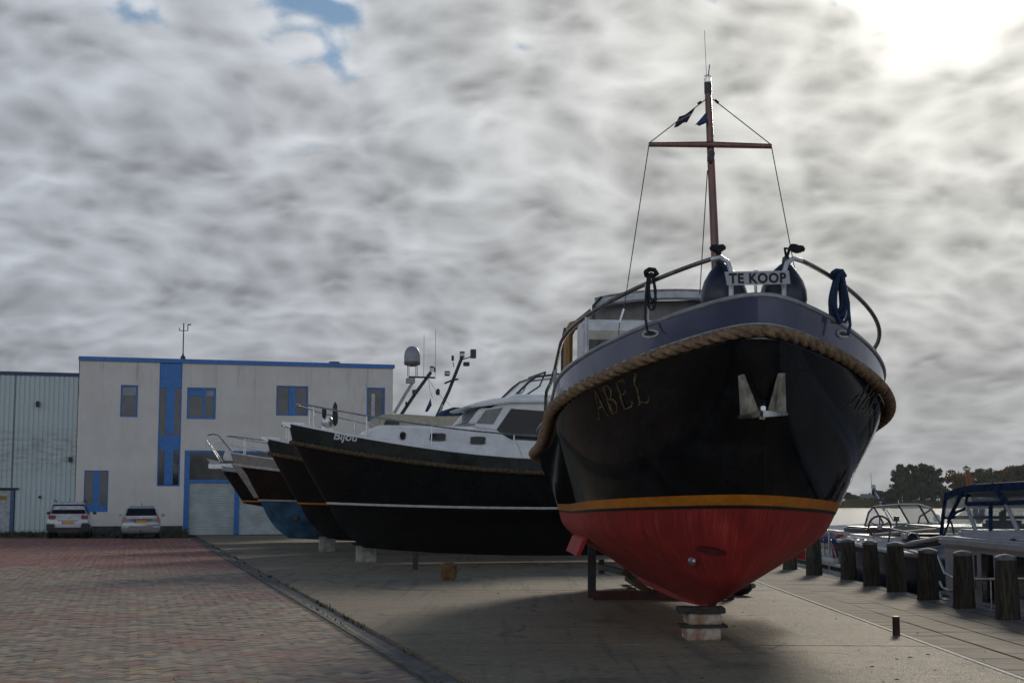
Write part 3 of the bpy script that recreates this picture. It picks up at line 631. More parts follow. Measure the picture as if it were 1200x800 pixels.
def car(px, Y, hw, ht, ln, paint, suv, label):
    b = at(px, 600, Y); root = thing('car', label, 'car', (b.x, Y, 0), (0, 0, R(13.5)))
    zb = .30 if suv else .22; belt = .99 if suv else .90
    # lower body: y = 0 at the rear bumper
    secs = [sect(.0, hw * .90, zb + .16, belt - .25, .1), sect(.05, hw * .97, zb + .05, belt - .1, .14), sect(.25, hw, zb, belt, .16), sect(1.2, hw, zb - .04, belt + .01, .16), sect(2.6, hw, zb - .04, belt - .02, .16), sect(ln - .7, hw * .985, zb - .02, belt - .1, .16), sect(ln - .1, hw * .9, zb + .04, belt - .3, .14), sect(ln, hw * .8, zb + .12, belt - .42, .1)]
    loft(secs).build('body', paint, root, smooth=True, ang=50)
    r0 = .16 if suv else .32
    cab = [sect(.10, hw * .86, belt - .12, belt + .06, .05, .02), sect(r0, hw * .86, belt - .12, ht - .22, .07, .1), sect(r0 + .22, hw * .86, belt - .12, ht - .04, .1, .14), sect(1.3, hw * .88, belt - .12, ht, .12, .16), sect(2.2, hw * .88, belt - .12, ht - .04, .12, .16), sect(ln - 1.35, hw * .88, belt - .12, belt + .02, .06, .06)]
    loft(cab).build('cabin', paint if not suv else mat('white_car_roof', (.55, .56, .57), .25, coat=.4), root, smooth=True, ang=50)
    # rear window follows the tailgate slope
    yA, zA, yB, zB = .085, belt + .045, r0 + .10, ht - .13
    if not suv: yA = .12
    wb, wt = hw * .80, hw * .70
    MB().prism([(-wb, yA, zA), (wb, yA, zA), (wt, yB, zB), (-wt, yB, zB)], (0, -.025, .012)).build('rear_window', darkglass, root, bevel=.008)
    for s in (-1, 1):
        MB().prism([(s * hw * .89, .55, belt + .03), (s * hw * .89, 2.55, belt + .02), (s * hw * .755, 1.95, ht - .13), (s * hw * .755, .55, ht - .12)], (s * .012, 0, .0)).build('side_window', darkglass, root)
        mr = MB().box((s * (hw + .09), 2.35, belt + .06), (.18, .09, .13)).build('wing_mirror', blackm if suv else paint, root, bevel=.03)
        if suv: MB().box((s * hw * .76, .03, .90), (.30, .11, .17)).build('tail_lamp', redlens, root, bevel=.035)
        else: MB().prism([(s * hw * .98, .02, .62), (s * hw * .74, .0, .62), (s * hw * .76, .045, .90), (s * hw * .93, .06, .93)], (0, .08, 0)).build('tail_lamp', redlens, root, bevel=.02)
        for yy in (.78, ln - .8):
            wr = .33 if suv else .29
            wh = MB().lathe([(.0001, -.1), (wr * .93, -.1), (wr, -.05), (wr, .06), (wr * .93, .1), (.0001, .1)], (s * (hw - .12), yy, wr), 20, (1, 0, 0)).build('wheel', tyre, root, smooth=True)
            MB().lathe([(.0001, -.005), (wr * .6, -.005), (wr * .62, .0), (.0001, .02)], (s * (hw - .018), yy, wr), 14, (s, 0, 0)).build('rim', alloy, wh)
        if suv:
            MB().tube([(s * hw * .70, .5, ht - .01), (s * hw * .71, .6, ht + .05), (s * hw * .72, 2.0, ht + .04), (s * hw * .72, 2.1, ht - .02)], .022, 6).build('roof_rail', blackm, root)
            MB().box((s * hw * .80, .05, .48), (.36, .2, .34)).build('wheel_arch_trim', black, root, bevel=.05)
    if suv:
        bm_ = MB().b2((-hw * .97, -.035, .27), (hw * .97, .25, .53)).build('rear_bumper', black, root, bevel=.06)
        MB().b2((-.45, -.05, .26), (.45, .0, .36)).build('skid_plate', darksteel, root, bevel=.02)
        MB().b2((-.42, -.012, .74), (.42, .02, .765)).build('tailgate_trim', blackm, root)
        ch = MB()
        for dz_ in (0, .06): ch.prism([(-.075, -.012, .845 + dz_), (0, -.012, .91 + dz_), (.075, -.012, .845 + dz_), (.045, -.012, .845 + dz_), (0, -.012, .882 + dz_), (-.045, -.012, .845 + dz_)], (0, .03, 0))
        ch.build('badge', steel, root)
        MB().cyl((0, .8, ht - .01), (0, .72, ht + .12), .014, 5).build('aerial', blackm, root)
        zp = .665
    else:
        MB().b2((-hw * .985, -.05, .40), (hw * .985, .3, .60)).build('rear_bumper', paint, root, bevel=.06)
        MB().b2((-hw * .93, -.03, .25), (hw * .93, .25, .405)).build('bumper_skirt', mat('grey_bumper_skirt', (.16, .165, .17), .5), root, bevel=.04)
        MB().b2((-.5, -.058, .485), (.5, -.045, .52)).build('bumper_strip', darksteel, root)
        MB().lathe([(.0001, 0), (.045, 0), (.045, .012), (.0001, .016)], (0, .022, .86), 12, (0, -1, 0)).build('badge', steel, root)
        MB().cyl((0, 1.0, ht - .02), (0, .95, ht + .12), .012, 5).build('aerial', blackm, root)
        MB().b2((-.42, -.005, .795), (.42, .035, .82)).build('tailgate_trim', darksteel, root)
        MB().cyl((-.02, -.06, .3), (-.02, -.14, .34), .03, 8).build('tow_ball', darksteel, root)
        zp = .72
    MB().b2((-.26, -.014, zp - .055), (.26, .03, zp + .055)).build('number_plate', plate_y, root); MB().b2((-.26, -.018, zp - .053), (-.215, -.0145, zp + .053)).build('plate_strip', plate_b, root)
    return root
car(80.2, 61.6, .87, 1.55, 4.1, mat('white_car_paint', (.60, .62, .65), .22, coat=.6, var=.04), True, 'white crossover car with black wheel arches parked nose to the shed wall')
car(165.5, 61.3, .80, 1.38, 4.0, mat('silver_car_paint', (.38, .40, .42), .3, .35, coat=.6, var=.05), False, 'silver hatchback parked below the blue stair window strip')

# ================================================================== BOATS ON THE HARD
# a hull is a stack of waterlines; each: height z (dropping by sh away from the bow), stem setback s0, half breadth B, entry length L and fullness a
def lv(levels, v):
    n = len(levels); i = min(int(v), n - 2); t = v - i
    A = [np.array(levels[max(0, min(n - 1, j))], float) for j in (i - 1, i, i + 1, i + 2)]
    return .5 * (2 * A[1] + (A[2] - A[0]) * t + (2 * A[0] - 5 * A[1] + 4 * A[2] - A[3]) * t * t + (3 * A[1] - A[0] - 3 * A[2] + A[3]) * t ** 3)
class Hull:
    def __init__(s, levels, Lb, Ls=6., q=1.21, trans=.72, c=.05): s.lev, s.Lb, s.Ls, s.q, s.tr, s.c = levels, Lb, Ls, q, trans, c
    def at(s, v, d, lev=None):            # half breadth and height at distance d aft of the stem head
        z0, sh, s0, B, L, a = lv(lev or s.lev, v); u = np.clip(np.sqrt(np.maximum((d - s0) ** 2 - s.c ** 2, 0)) * (np.asarray(d) > s0) / L, 0, 1)
        g = (1 - (1 - u) ** a) ** (1 / s.q); tp = 1 - (1 - s.tr) * np.clip((d - .58 * s.Lb) / (.42 * s.Lb), 0, 1) ** 2
        return B * g * tp, z0 - sh * (1 - np.clip(1 - d / s.Ls, 0, 1) ** 2)
    def line(s, v, lev=None, n=34, off=0., end=None):
        z0, sh, s0, B, L, a = lv(lev or s.lev, v); u = np.linspace(0, 1, n) ** 2.2
        d = np.concatenate([s0 + np.sqrt((u * L) ** 2 + s.c ** 2), np.linspace(s0 + L + .05, end or s.Lb, 10)[1:]])
        b, z = s.at(v, d, lev); b = np.maximum(b + (off if off else 0) * (b > 0), 0)
        return d, b, z
    def both(s, v, lev=None, **k):
        d, b, z = s.line(v, lev, **k)
        return [(-b[i], d[i], z[i]) for i in range(len(d) - 1, -1, -1)] + [(b[i], d[i], z[i]) for i in range(1, len(d))]
    def part(s, name, v0, v1, nv, m, root, lev=None):
        rows = [s.both(v, lev) for v in np.linspace(v0, v1, nv)]; o = MB().grid(rows).build(name, m, root, smooth=True, ang=60); top = rows[-1]; L = [0.]
        for a, b in zip(top, top[1:]): L.append(L[-1] + math.dist(a, b))
        uv = o.data.uv_layers.new(name='girth'); nc = len(top); ix = np.zeros(len(o.data.loops), int); o.data.loops.foreach_get('vertex_index', ix)
        uv.data.foreach_set('uv', np.stack([np.array(L)[ix % nc], (ix // nc) / (nv - 1.)], -1).astype(np.float32).ravel()); return o
    def ends(s, root, m, deckz=-.05, deckm=None, topv=None, topm=None):
        rows = [s.line(v) for v in np.linspace(0, len(s.lev) - 1, 12)]
        MB().grid([[(-r[1][-1], s.Lb, r[2][-1]), (0, s.Lb, r[2][-1]), (r[1][-1], s.Lb, r[2][-1])] for r in rows]).build('transom', m, root)
        d, b, z = s.line(len(s.lev) - 1.02); MB().grid([[(-b[i] * .99, d[i], z[i] + deckz), (0, d[i], z[i] + deckz + .04), (b[i] * .99, d[i], z[i] + deckz)] for i in range(len(d))]).build('deck', deckm or offwhite, root)
    def vz(s, d, z):                      # level at which the side has height z at station d
        vs = np.linspace(0, len(s.lev) - 1, 160); zs = np.array([s.at(v, d)[1] for v in vs]); return vs[int(np.argmin(abs(zs - z)))]
    def rope(s, name, v, r, m, root, lev=None, out=0., lobes=3, twist=9., n=10, ds=.03):
        pts = s.both(v, lev, n=60)
        P_ = [Vector(p) for p in pts]; Q_ = [P_[0]]
        for p in P_[1:]:
            if (p - Q_[-1]).length > 1e-3: Q_.append(p)
        # resample evenly
        L = [0.]
        for a, b in zip(Q_, Q_[1:]): L.append(L[-1] + (b - a).length)
        N = int(L[-1] / ds); ls = np.linspace(0, L[-1], N); arr = np.array([tuple(q) for q in Q_])
        pts = np.stack([np.interp(ls, L, arr[:, i]) for i in range(3)], -1)
        pts[:, 0] += np.sign(pts[:, 0]) * out * np.clip(abs(pts[:, 0]) / .3, 0, 1)
        return MB().tube(pts, r, n, lobes=lobes, twist=twist).build(name, m, root, smooth=True, ang=80)
def hull_text(h, root, vs, fs, name, m, side, d0, z0, dirn, slope, off=.006, lev=None, vmode=None):
    # lettering laid on the ship's side: x of the text runs along the hull (dirn = +1 aft, -1 forward)
    out = []
    for x, y, _ in vs:
        d = d0 + dirn * x; z = z0 + y + slope * x
        if lev is None: b, zz_ = h.at(h.vz(d, z), d)
        else:
            za = h.at(0, d, lev)[1]; zb = h.at(1, d, lev)[1]; b = h.at((z - za) / (zb - za), d, lev)[0]
        out.append((side * (b + off), d - off * .6, z))
    o = MB().add(out, fs).build(name, m, root); return o
def ribbon(strokes, shear=.22, lift=0):   # calligraphic strokes: lists of (x, y, width)
    vs, fs = [], []
    for st in strokes:
        p = np.array(st, float); xy = p[:, :2].copy(); wd = p[:, 2] * 1.35 + .006
        # densify
        t = np.linspace(0, len(p) - 1, (len(p) - 1) * 5 + 1); X = np.interp(t, range(len(p)), xy[:, 0]); Y = np.interp(t, range(len(p)), xy[:, 1]); W_ = np.interp(t, range(len(p)), wd)
        tx, ty = np.gradient(X), np.gradient(Y); l = np.hypot(tx, ty) + 1e-9; nx_, ny_ = -ty / l, tx / l
        o = len(vs)
        for i in range(len(t)):
            for sg in (-1, 1): yy = Y[i] + sg * ny_[i] * W_[i] / 2; vs.append((X[i] + sg * nx_[i] * W_[i] / 2 + shear * yy, yy, 0))
        fs += [(o + 2 * i, o + 2 * i + 1, o + 2 * i + 3, o + 2 * i + 2) for i in range(len(t) - 1)]
    return vs, fs

# ------------------------------------------------------------------ the big boat in front
PX, PY, TH, HE = 2.514, 14.716, .024, .014
abel = thing('motor_yacht', 'black motor yacht for sale, orange waterline and red bottom, bow on to the camera', 'boat', (PX, PY, 0), (0, HE, TH))
MA = mw(abel); MAi = MA.inverted()
def la(px, py, Y): return MAi @ at(px, py, Y)      # photograph pixel at depth Y -> boat coordinates
A = Hull([(.29, 0, 3.35, .07, 1.2, 2.), (.47, 0, 2.35, .40, 3.0, 2.2), (.67, 0, 1.72, .74, 3.4, 2.3), (.95, .02, 1.38, 1.20, 3.6, 2.4), (1.25, .08, 1.12, 1.50, 3.6, 2.5), (1.56, .16, .90, 1.585, 3.55, 2.65),
          (1.60, .17, .87, 1.60, 3.55, 2.65), (1.715, .19, .80, 1.625, 3.5, 2.65), (2.3, .44, .52, 1.77, 3.3, 2.45), (2.9, .78, .24, 1.895, 3.0, 2.1), (3.33, 1.04, .04, 1.97, 2.864, 1.913)], 13.0, c=.11)
A.part('hull_bottom', 0, 5, 22, redaf, abel); A.part('waterline_edge', 5, 6, 3, black, abel); A.part('boot_stripe', 6, 7, 3, orange, abel); A.part('hull_side', 7, 10, 26, hullblack, abel)
A.ends(abel, hullblack, -.02)
# keel under the bottom
kl_ = MB(); kl_.prism([(-.055, 3.3, .30), (-.055, 3.15, .40), (-.055, 12.6, .40), (-.055, 12.6, .18), (-.055, 5.5, .22)], (.11, 0, 0)); kl_.build('keel', redaf, abel)
BW = [(3.36, 1.058, .02, 1.965, 2.864, 1.913), (3.72, 1.058, -.03, 1.955, 2.864, 1.913)]
A.part('bulwark', 0, 1, 8, navy, abel, BW)
inner = [(3.3, 1.058, .06, 1.90, 2.864, 1.913), (3.72, 1.058, .02, 1.905, 2.864, 1.913)]
A.part('bulwark_lining', 0, 1, 3, offwhite, abel, inner)
A.rope('rubbing_rope', 0, .066, ropem, abel, [(3.367, 1.058, -.01, 2.03, 2.864, 1.913)] * 2, lobes=3, twist=15., n=24, ds=.02)
def capline(lev, v, dz=0., ins=0., end=None, h=A):
    pts = h.both(v, lev, n=44, off=-ins, end=end); return [(p[0], p[1], p[2] + dz) for p in pts]
MB().tube(capline(BW, 1, .012), .026, 8).build('cap_rail', mat('silver_cap_rail', (.40, .40, .42), .3, .3), abel, smooth=True)
MB().tube(capline([(3.44, 1.058, -.005, 1.977, 2.864, 1.913)] * 2, 0), .014, 6).build('bulwark_moulding', mat('grey_moulding', (.32, .33, .36), .4), abel, smooth=True)
# hull pixel finder
def hull_find(px, py, side, lev=None, v0=0., v1=None):
    best = None
    for d in np.linspace(.05, 6.0, 120):
        for v in np.linspace(v0, v1 if v1 is not None else len(A.lev) - 1, 60):
            b, z = A.at(v, d, lev); p = MA @ Vector((side * b, d, z)); q = proj(p); e = (q[0] - px) ** 2 + (q[1] - py) ** 2
            if best is None or e < best[0]: best = (e, d, b, z, v)
    return best[1:]
# name on both bows, faded gold italic capitals
LET = {'A': [[(-.06, .06, .02), (.0, .0, .03), (.08, .12, .018), (.30, .70, .02)], [(.24, .66, .02), (.32, .70, .05), (.40, .30, .06), (.46, .02, .05), (.54, .0, .015)], [(.14, .26, .02), (.40, .27, .025)]],
       'B': [[(.14, .68, .05), (.12, .3, .055), (.10, .0, .05)], [(.0, .60, .012), (.14, .70, .02), (.34, .68, .03), (.40, .55, .055), (.32, .40, .03), (.14, .36, .012)], [(.16, .36, .012), (.36, .32, .03), (.44, .18, .06), (.32, .02, .03), (.08, .0, .018)]],
       'E': [[(.12, .68, .05), (.10, .3, .055), (.08, .0, .05)], [(.06, .68, .018), (.40, .69, .025), (.43, .60, .04)], [(.12, .36, .018), (.32, .37, .022), (.34, .44, .02)], [(.06, .0, .018), (.36, .02, .025), (.44, .12, .035)]],
       'L': [[(.20, .58, .012), (.34, .72, .02), (.26, .74, .03), (.16, .55, .05), (.12, .2, .055), (.08, .02, .04)], [(.0, .0, .02), (.14, .05, .022), (.34, .0, .028), (.46, .12, .03)]]}
def abel_word(sz):
    vs, fs = [], []; x = 0
    for c_ in 'ABEL':
        a, b = ribbon(LET[c_]); o = len(vs); vs += [((p[0] + x) * sz * .78, p[1] * sz, 0) for p in a]; fs += [tuple(i + o for i in f) for f in b]; x += .60
    return vs, fs
vs_, fs_ = abel_word(.41)
dA, bA, zA, vA = hull_find(702, 492, -1, v0=7); dL, bL, zL, vL = hull_find(745, 477, -1, v0=7)
slp = (zL - zA) / max(.2, dA - dL)
hull_text(A, abel, vs_, fs_, 'name_lettering', gold, -1, dA, zA, -1, min(.28, slp))
dR, bR, zR, vR = hull_find(993, 474, 1, v0=7)
hull_text(A, abel, vs_, fs_, 'name_lettering', gold, 1, dR, zR, 1, -.16)
# fairleads cut in the bulwark
flm = mat('fairlead_white', (.46, .46, .46), .4)
for side, px, py in ((-1, 763, 391), (1, 988, 391)):
    d_, b_, z_, v_ = hull_find(px, py, side, BW, 0, 1); ring = []
    for i in range(20):
        a = 2 * PI * i / 20; dd = d_ + .075 * math.cos(a); zz_ = z_ + .036 * math.sin(a); za = A.at(0, dd, BW)[1]; zb = A.at(1, dd, BW)[1]
        bb = A.at((zz_ - za) / (zb - za), dd, BW)[0]; ring.append((side * (bb + .006), dd - .004, zz_))
    fl = MB().tube(ring, .016, 6, closed=True).build('fairlead', flm, abel, smooth=True)
    MB().add(ring, [tuple(range(20))]).build('fairlead_opening', black, fl)
# anchor stowed on the stem
ancm = mat('weathered_anchor_steel', (.40, .37, .30), .45, .5, var=.3, scale=7, col2=(.21, .19, .14))
def stemY(py): return PY + .30
AY = {}
def ap(px, py, dy=0.):
    sd = -1 if px < 893 else 1; d_, b_, z_, v_ = hull_find(px, py, sd, v0=7); return la(px, py, (MA @ Vector((sd * b_, d_, z_))).y - .05 + dy * .6)
anc = bpy.data.objects.new('anchor', None); C.objects.link(anc); anc.parent = abel
for pl in ([(865.3, 440, .02), (872.6, 438, .0), (889.5, 481, -.12), (868, 487, -.10)], [(912, 437, .0), (920.4, 437, .02), (921.5, 483, -.10), (899.6, 481, -.12)]):
    MB().prism([ap(*q) for q in pl], (0, .03, 0)).build('fluke', ancm, anc, bevel=.006)
    rib = [ap((pl[0][0] + pl[1][0]) / 2, pl[0][1] + 1, -.015), ap(pl[2][0] * .45 + pl[3][0] * .55, pl[2][1] + 1, -.13)]
    MB().tube(rib, .014, 6).build('fluke_rib', ancm, anc)
for pl in ([(865.5, 486.5, -.22), (891.5, 480.5, -.30), (891.5, 488.5, -.30), (867, 490.5, -.22)], [(894, 480.5, -.30), (923.5, 483, -.22), (923.5, 486.5, -.22), (894, 488.5, -.30)]):
    MB().prism([ap(*q) for q in pl], (0, .09, 0)).build('crown_plate', steel, anc, bevel=.006)
MB().box(ap(894, 478.5, -.16), (.05, .06, .05)).build('shank', steel, anc, bevel=.008); MB().box(ap(893, 489.5, -.15), (.05, .05, .03)).build('shank_pin', ancm, anc)
MB().prism([ap(884, 466, .12), ap(901, 466, .12), ap(898, 480, .1), ap(887, 480, .1)], (0, .02, 0)).build('hawse_plate', blackm, anc)
# pulpit rails: tube starting at a hoop beside the bow, running aft above the bulwark
hoopm = mat('grey_painted_tube', (.55, .55, .58), .35, .2); posts = []
for side in (-1, 1):
    d, b, z = A.line(1, BW, n=60); pts = []
    for i in range(len(d)):
        if d[i] > 6.6: break
        if b[i] < .50: continue
        pts.append(Vector((side * (b[i] - .05), d[i], z[i] + .49)))
    x0, y0, z0 = pts[0]; ins = side
    hoop = [Vector((x0, y0, z0)), Vector((x0 - side * .10, y0 - .03, z0 + .02)), Vector((x0 - side * .17, y0 - .05, z0 - .03)), Vector((x0 - side * .205, y0 - .06, z0 - .14)), Vector((x0 - side * .205, y0 - .05, z0 - .56))]
    # end of the rail bends down to the bulwark
    ln_ = pts[-1]; pts += [ln_ + Vector((0, .25, -.08)), ln_ + Vector((0, .38, -.45))]
    rl = MB().tube(pts, .025, 10).build('hand_rail', rail_dark, abel, smooth=True)
    MB().tube(hoop, .026, 10).build('pulpit_hoop', hoopm, abel, smooth=True)
    for px in ((757, 687, 652, 642) if side < 0 else (991, 1025, 1029)):
        bb = min(pts[:-2], key=lambda q: abs(proj(MA @ q)[0] - px)) if px not in (642, 1029) else [q for q in pts[:-2] if q.y > 3.4][0 if side < 0 else 2]
        zb = A.at(1, bb.y, BW)[1]; MB().cyl((bb.x, bb.y, zb - .02), (bb.x, bb.y, bb.z), .024, 8).build('stanchion', hoopm, abel, smooth=True); posts.append((side, bb))
    posts.append((side * 10, pts[0])); 
railL = [p for s_, p in posts if s_ == -1]; railR = [p for s_, p in posts if s_ == 1]; endL = [p for s_, p in posts if s_ == -10][0]; endR = [p for s_, p in posts if s_ == 10][0]
# for-sale sign
c0, c1 = at(849.5, 326, 14.85), at(926, 325, 14.85)
sg = thing('for_sale_sign', 'white TE KOOP sign with black capitals tied across the bow rail hoops', 'sign', (c0 + c1) / 2, (R(-2), R(-.8), 0))
wS = (c1 - c0).length
MB().prism([(-wS / 2, 0, .068), (-wS / 2 + .02, 0, -.075), (wS / 2, 0, -.068), (wS / 2 - .01, 0, .072)], (0, .012, 0)).build('board', mat('sign_white', (.42, .42, .44), .5, var=.04), sg)
vs_, fs_ = text_geo('TE KOOP', .142, offset=.006, spacing=1.12); xx = [v_[0] for v_ in vs_]; xm_ = (min(xx) + max(xx)) / 2; sx_ = (wS * .88) / (max(xx) - min(xx))
MB().add([((v_[0] - xm_) * sx_, -.003, v_[1] - .052) for v_ in vs_], fs_).build('sign_lettering', mat('sign_black', (.012, .012, .012), .6), sg)
# two teardrop fenders hung inside the rail
for cx, cy, lab in ((851, 332, 'dark teardrop fender buoy left of the TE KOOP sign'), (915, 332, 'dark teardrop fender buoy right of the TE KOOP sign')):
    q = at(cx, cy, 15.35); f_ = thing('fender_buoy', lab, 'fender', (q.x, q.y, at(cx, 306, 15.35).z - .62), (0, R(-6 if cx < 880 else 6), 0), 'fender buoys hung on the bow rail')
    prof = [(.0001, -.06), (.10, -.04), (.18, .03), (.24, .13), (.255, .22), (.238, .32), (.195, .42), (.13, .51), (.07, .575), (.04, .60)]
    MB().lathe(prof, n=22).build('body', fenderm, f_, smooth=True); MB().lathe([(.045, .59), (.05, .61), (.045, .66), (.02, .68)], n=10).build('eye', blackm, f_, smooth=True)
    e_ = Vector((-.04 if cx < 880 else .06, -.22, .73)); MB().tube([(0, 0, .66), (.02, .0, .75), tuple(e_)], .016, 6).build('lanyard', blackrope, f_); MB().tube([(.0, .02, .66), (-.03, .0, .76), tuple(e_ + Vector((0, .03, 0)))], .014, 6).build('lanyard', blackrope, f_)
    kn_ = MB()
    for i in range(3): kn_.lathe([(.02, -.03), (.05, -.02), (.058, .01), (.04, .035), (.01, .04)], tuple(e_ + Vector(((i - 1) * .035, -.02 + .02 * i, -.02 * (i % 2)))), 9)
    kn_.build('knot', blackrope, f_, smooth=True)
# coiled mooring lines hung on the rail
def coil(px, py, Y, m, lab, w_, h_, turns, r, tail):
    q = at(px, py, Y); t = thing('rope_coil', lab, 'rope', q); cm = MB()
    for i in range(turns):
        ww = w_ * (.55 + .45 * rng.random()); hh = h_ * (.75 + .3 * rng.random()); ox = rng.normal(0, w_ * .22); pts = []
        for j in range(22):
            a = 2 * PI * j / 21; pts.append((ox * (1 - math.cos(a)) / 2 + ww * math.sin(a) * (.35 + .65 * (1 - math.cos(a)) / 2), rng.normal(0, .004) + (i - turns / 2) * .018, -hh * (1 - math.cos(a)) / 2))
        cm.tube(pts, r, 6)
    cm.build('loops', m, t, smooth=True); kn = MB(); kn.tube([(-.06, -.03, .01), (-.02, -.045, .035), (.03, -.04, .03), (.06, -.03, -.01), (.02, .03, -.03), (-.05, .03, -.02), (-.06, -.03, .01)], r * 1.9, 7); kn.build('hitch', m, t, smooth=True)
    MB().tube([Vector(p) for p in tail], r, 6).build('tail', m, t, smooth=True); return t
q0 = at(763, 320, 15.45); 
coil(763, 320, 15.45, blackrope, 'black mooring line coiled on the bow rail above the left fairlead', .06, .38, 3, .014, [(-.03, 0, 0), (-.06, -.02, -.25), (-.07, -.05, -.5), (-.055, -.1, -.64), (.0, -.12, -.66)])
coil(982, 322, 15.35, bluerope, 'thick bundle of blue mooring line hung on the right bow rail', .10, .50, 12, .017, [(.05, -.02, 0), (.09, -.04, -.3), (.10, -.07, -.55), (.07, -.08, -.66)])
# mast, yard, rigging
MY = 17.5
mb_, mt_ = la(842.5, 420, MY), la(829.5, 97, MY)
mst = bpy.data.objects.new('mast', None); C.objects.link(mst); mst.parent = abel; mst.location = mb_ - (mt_ - mb_) * .12
md = (mt_ - mb_)
def mm(px, py, dY=0.): return la(px, py, MY + dY) - mst.location
MB().tube([mm(842.5, 450), mm(839, 318), mm(829.8, 110)], [.058, .054, .042], 12).build('spar', wood, mst, smooth=True)
MB().tube([mm(829.8, 110), mm(829.5, 97)], .047, 12).build('mast_cap', blackm, mst)
MB().lathe([(.02, 0), (.042, .01), (.045, .05), (.04, .09), (.015, .10)], mm(829.3, 97), 12).build('mast_light', glass('lamp_glass', (.9, .9, .9), .35), mst, smooth=True)
MB().tube([mm(830, 90), mm(831.5, 76)], .007, 5).build('wind_pointer', blackm, mst); MB().tube([mm(828, 92), mm(825.5, 36)], .0035, 5).build('whip_aerial', mat('pale_aerial', (.4, .4, .4), .5), mst)
MB().tube([mm(760, 169.5, -.02), mm(831, 169.5, -.05), mm(904, 171.5, -.02)], [.030, .040, .032], 10).build('yard', wood, mst, smooth=True)
MB().box(mm(832.5, 186, -.08), (.075, .09, .09)).build('mast_lamp', blackm, mst, bevel=.015); MB().lathe([(.02, -.03), (.04, -.02), (.04, .02), (.02, .03)], mm(834, 180, -.07), 10).build('lamp_cap', blackm, mst)
wire = mat('rigging_wire', (.06, .06, .06), .5, .3)
for a, b in (((828, 116), (760.5, 168)), ((835, 116), (904, 170)), ((760.5, 170), (736, 330)), ((904, 172), (936, 340)), ((829, 200), (820, 345))):
    a_ = la(*a, MY - .03); b_ = la(*b, MY - .03) if b[1] < 300 else la(*b, MY + 1.2)
    MB().tube([a_, b_], .0065, 5).build('shroud', wire, abel)
a_, b_ = la(736, 330, MY + 1.2), la(731, 362, MY + 1.2); MB().tube([a_, b_], .006, 5).build('shroud', wire, abel); a_ = la(726, 378, MY + 1.2); MB().tube([b_, a_], .016, 6).build('turnbuckle', steel, abel); MB().tube([a_, la(724.5, 395, MY + 1.2)], .006, 5).build('shroud', wire, abel)
for a, b in (((822, 119.5), (818, 122)), ((838, 117), (842, 121))): MB().tube([la(*a, MY - .03), la(*b, MY - .03)], .018, 7).build('shackle', blackm, abel)
# flags on the halyards
def flag(corners, Y, m, lab, stripe=None):
    q = [at(*c_, Y) for c_ in corners]; root = thing('flag', lab, 'flag', q[0]); rows = []
    for i in range(7):
        u = i / 6; row = []
        for j in range(7):
            v = j / 6; p_ = (q[0] * (1 - u) + q[1] * u) * (1 - v) + (q[3] * (1 - u) + q[2] * u) * v; p_ = p_ + Vector((0, .03 * math.sin(5 * u + 3 * v), .008 * math.sin(7 * u))); row.append(p_ - q[0])
        rows.append(row)
    n_ = 6; g = MB().grid(rows); o_ = g.build('cloth', m, root, smooth=True)
    if stripe:
        rr = [[Vector(p_) + Vector((0, -.004, 0)) for p_ in row[2:4]] for row in rows]; MB().grid(rr).build('band', stripe, root)
flag([(814.9, 126.6), (795.4, 138), (790, 149.4), (805, 143.8)], MY - .05, mat('dark_flag_cloth', (.02, .02, .03), .8), 'small dark flag with grey band flying left of the mast head', mat('grey_flag_band', (.22, .22, .25), .8))
flag([(828, 131), (828, 145), (822, 146.5), (813, 148)], MY - .05, mat('blue_flag_cloth', (.03, .06, .14), .8), 'small blue pennant against the mast above the yard')
# small bow light post behind the sign
q = la(885.6, 322, 15.3); MB().cyl((q.x, q.y, q.z - .3), (q.x, q.y, q.z + .03), .016, 8).lathe([(.022, 0), (.022, .02), (.005, .025)], (q.x, q.y, q.z + .03), 8).build('bow_post', steel, abel)
# superstructure: forward cabin, canopy tent and ochre framed wheelhouse door
def bx(name, px0, py0, px1, py1, Y, dep, m, bev=.04, parent=abel):
    a, b = la(px0, py1, Y), la(px1, py0, Y); return MB().b2((a.x, a.y, a.z), (b.x, a.y + dep, b.z)).build(name, m, parent, bevel=bev)
bx('fore_cabin', 680, 376, 862, 440, 20.6, .75, offwhite, .05); bx('cabin_front_panel', 684, 389, 858, 440, 20.585, .03, beige, .008)
wz = bx('cabin_window', 690, 398, 742, 425, 20.57, .03, darkglass, .008)
q = [la(*p_, 21.2) for p_ in ((694, 412), (694, 362), (701, 354), (878, 350), (886, 362), (886, 412))]
MB().prism(q, (0, 2.8, 0)).build('tent_wall', greycanvas, abel, bevel=.02)
# canvas roof, gently arched
rows = []
for i in range(13):
    u = i / 12; px = 697 + (889 - 697) * u; py = 357 - 16.5 * math.sin(PI * (.06 + .88 * u)) ** .6
    rows.append([la(px, py + 8, 20.95), la(px, py, 21.05), la(px, py - 1.5, 22.4), la(px, py + 4, 24.2)])
MB().grid(rows).build('canvas_roof', whitecanvas, abel, smooth=True)
rows2 = [[p_ + Vector((0, -.015, -.02)) for p_ in (r_[0],)] for r_ in rows]; MB().tube([r_[0] for r_ in rows2], .02, 6).build('roof_seam', greycanvas, abel, smooth=True)
MB().tube([r_[1] + Vector((0, 0, .012)) for r_ in rows], .014, 6).build('roof_piping', rail_dark, abel, smooth=True)
MB().tube([la(694, 412, 20.9), la(695.5, 358, 20.9), la(705, 348, 20.95)], .022, 6).build('canopy_frame', blackm, abel, smooth=True)
a_ = la(661, 440, 22.6); 
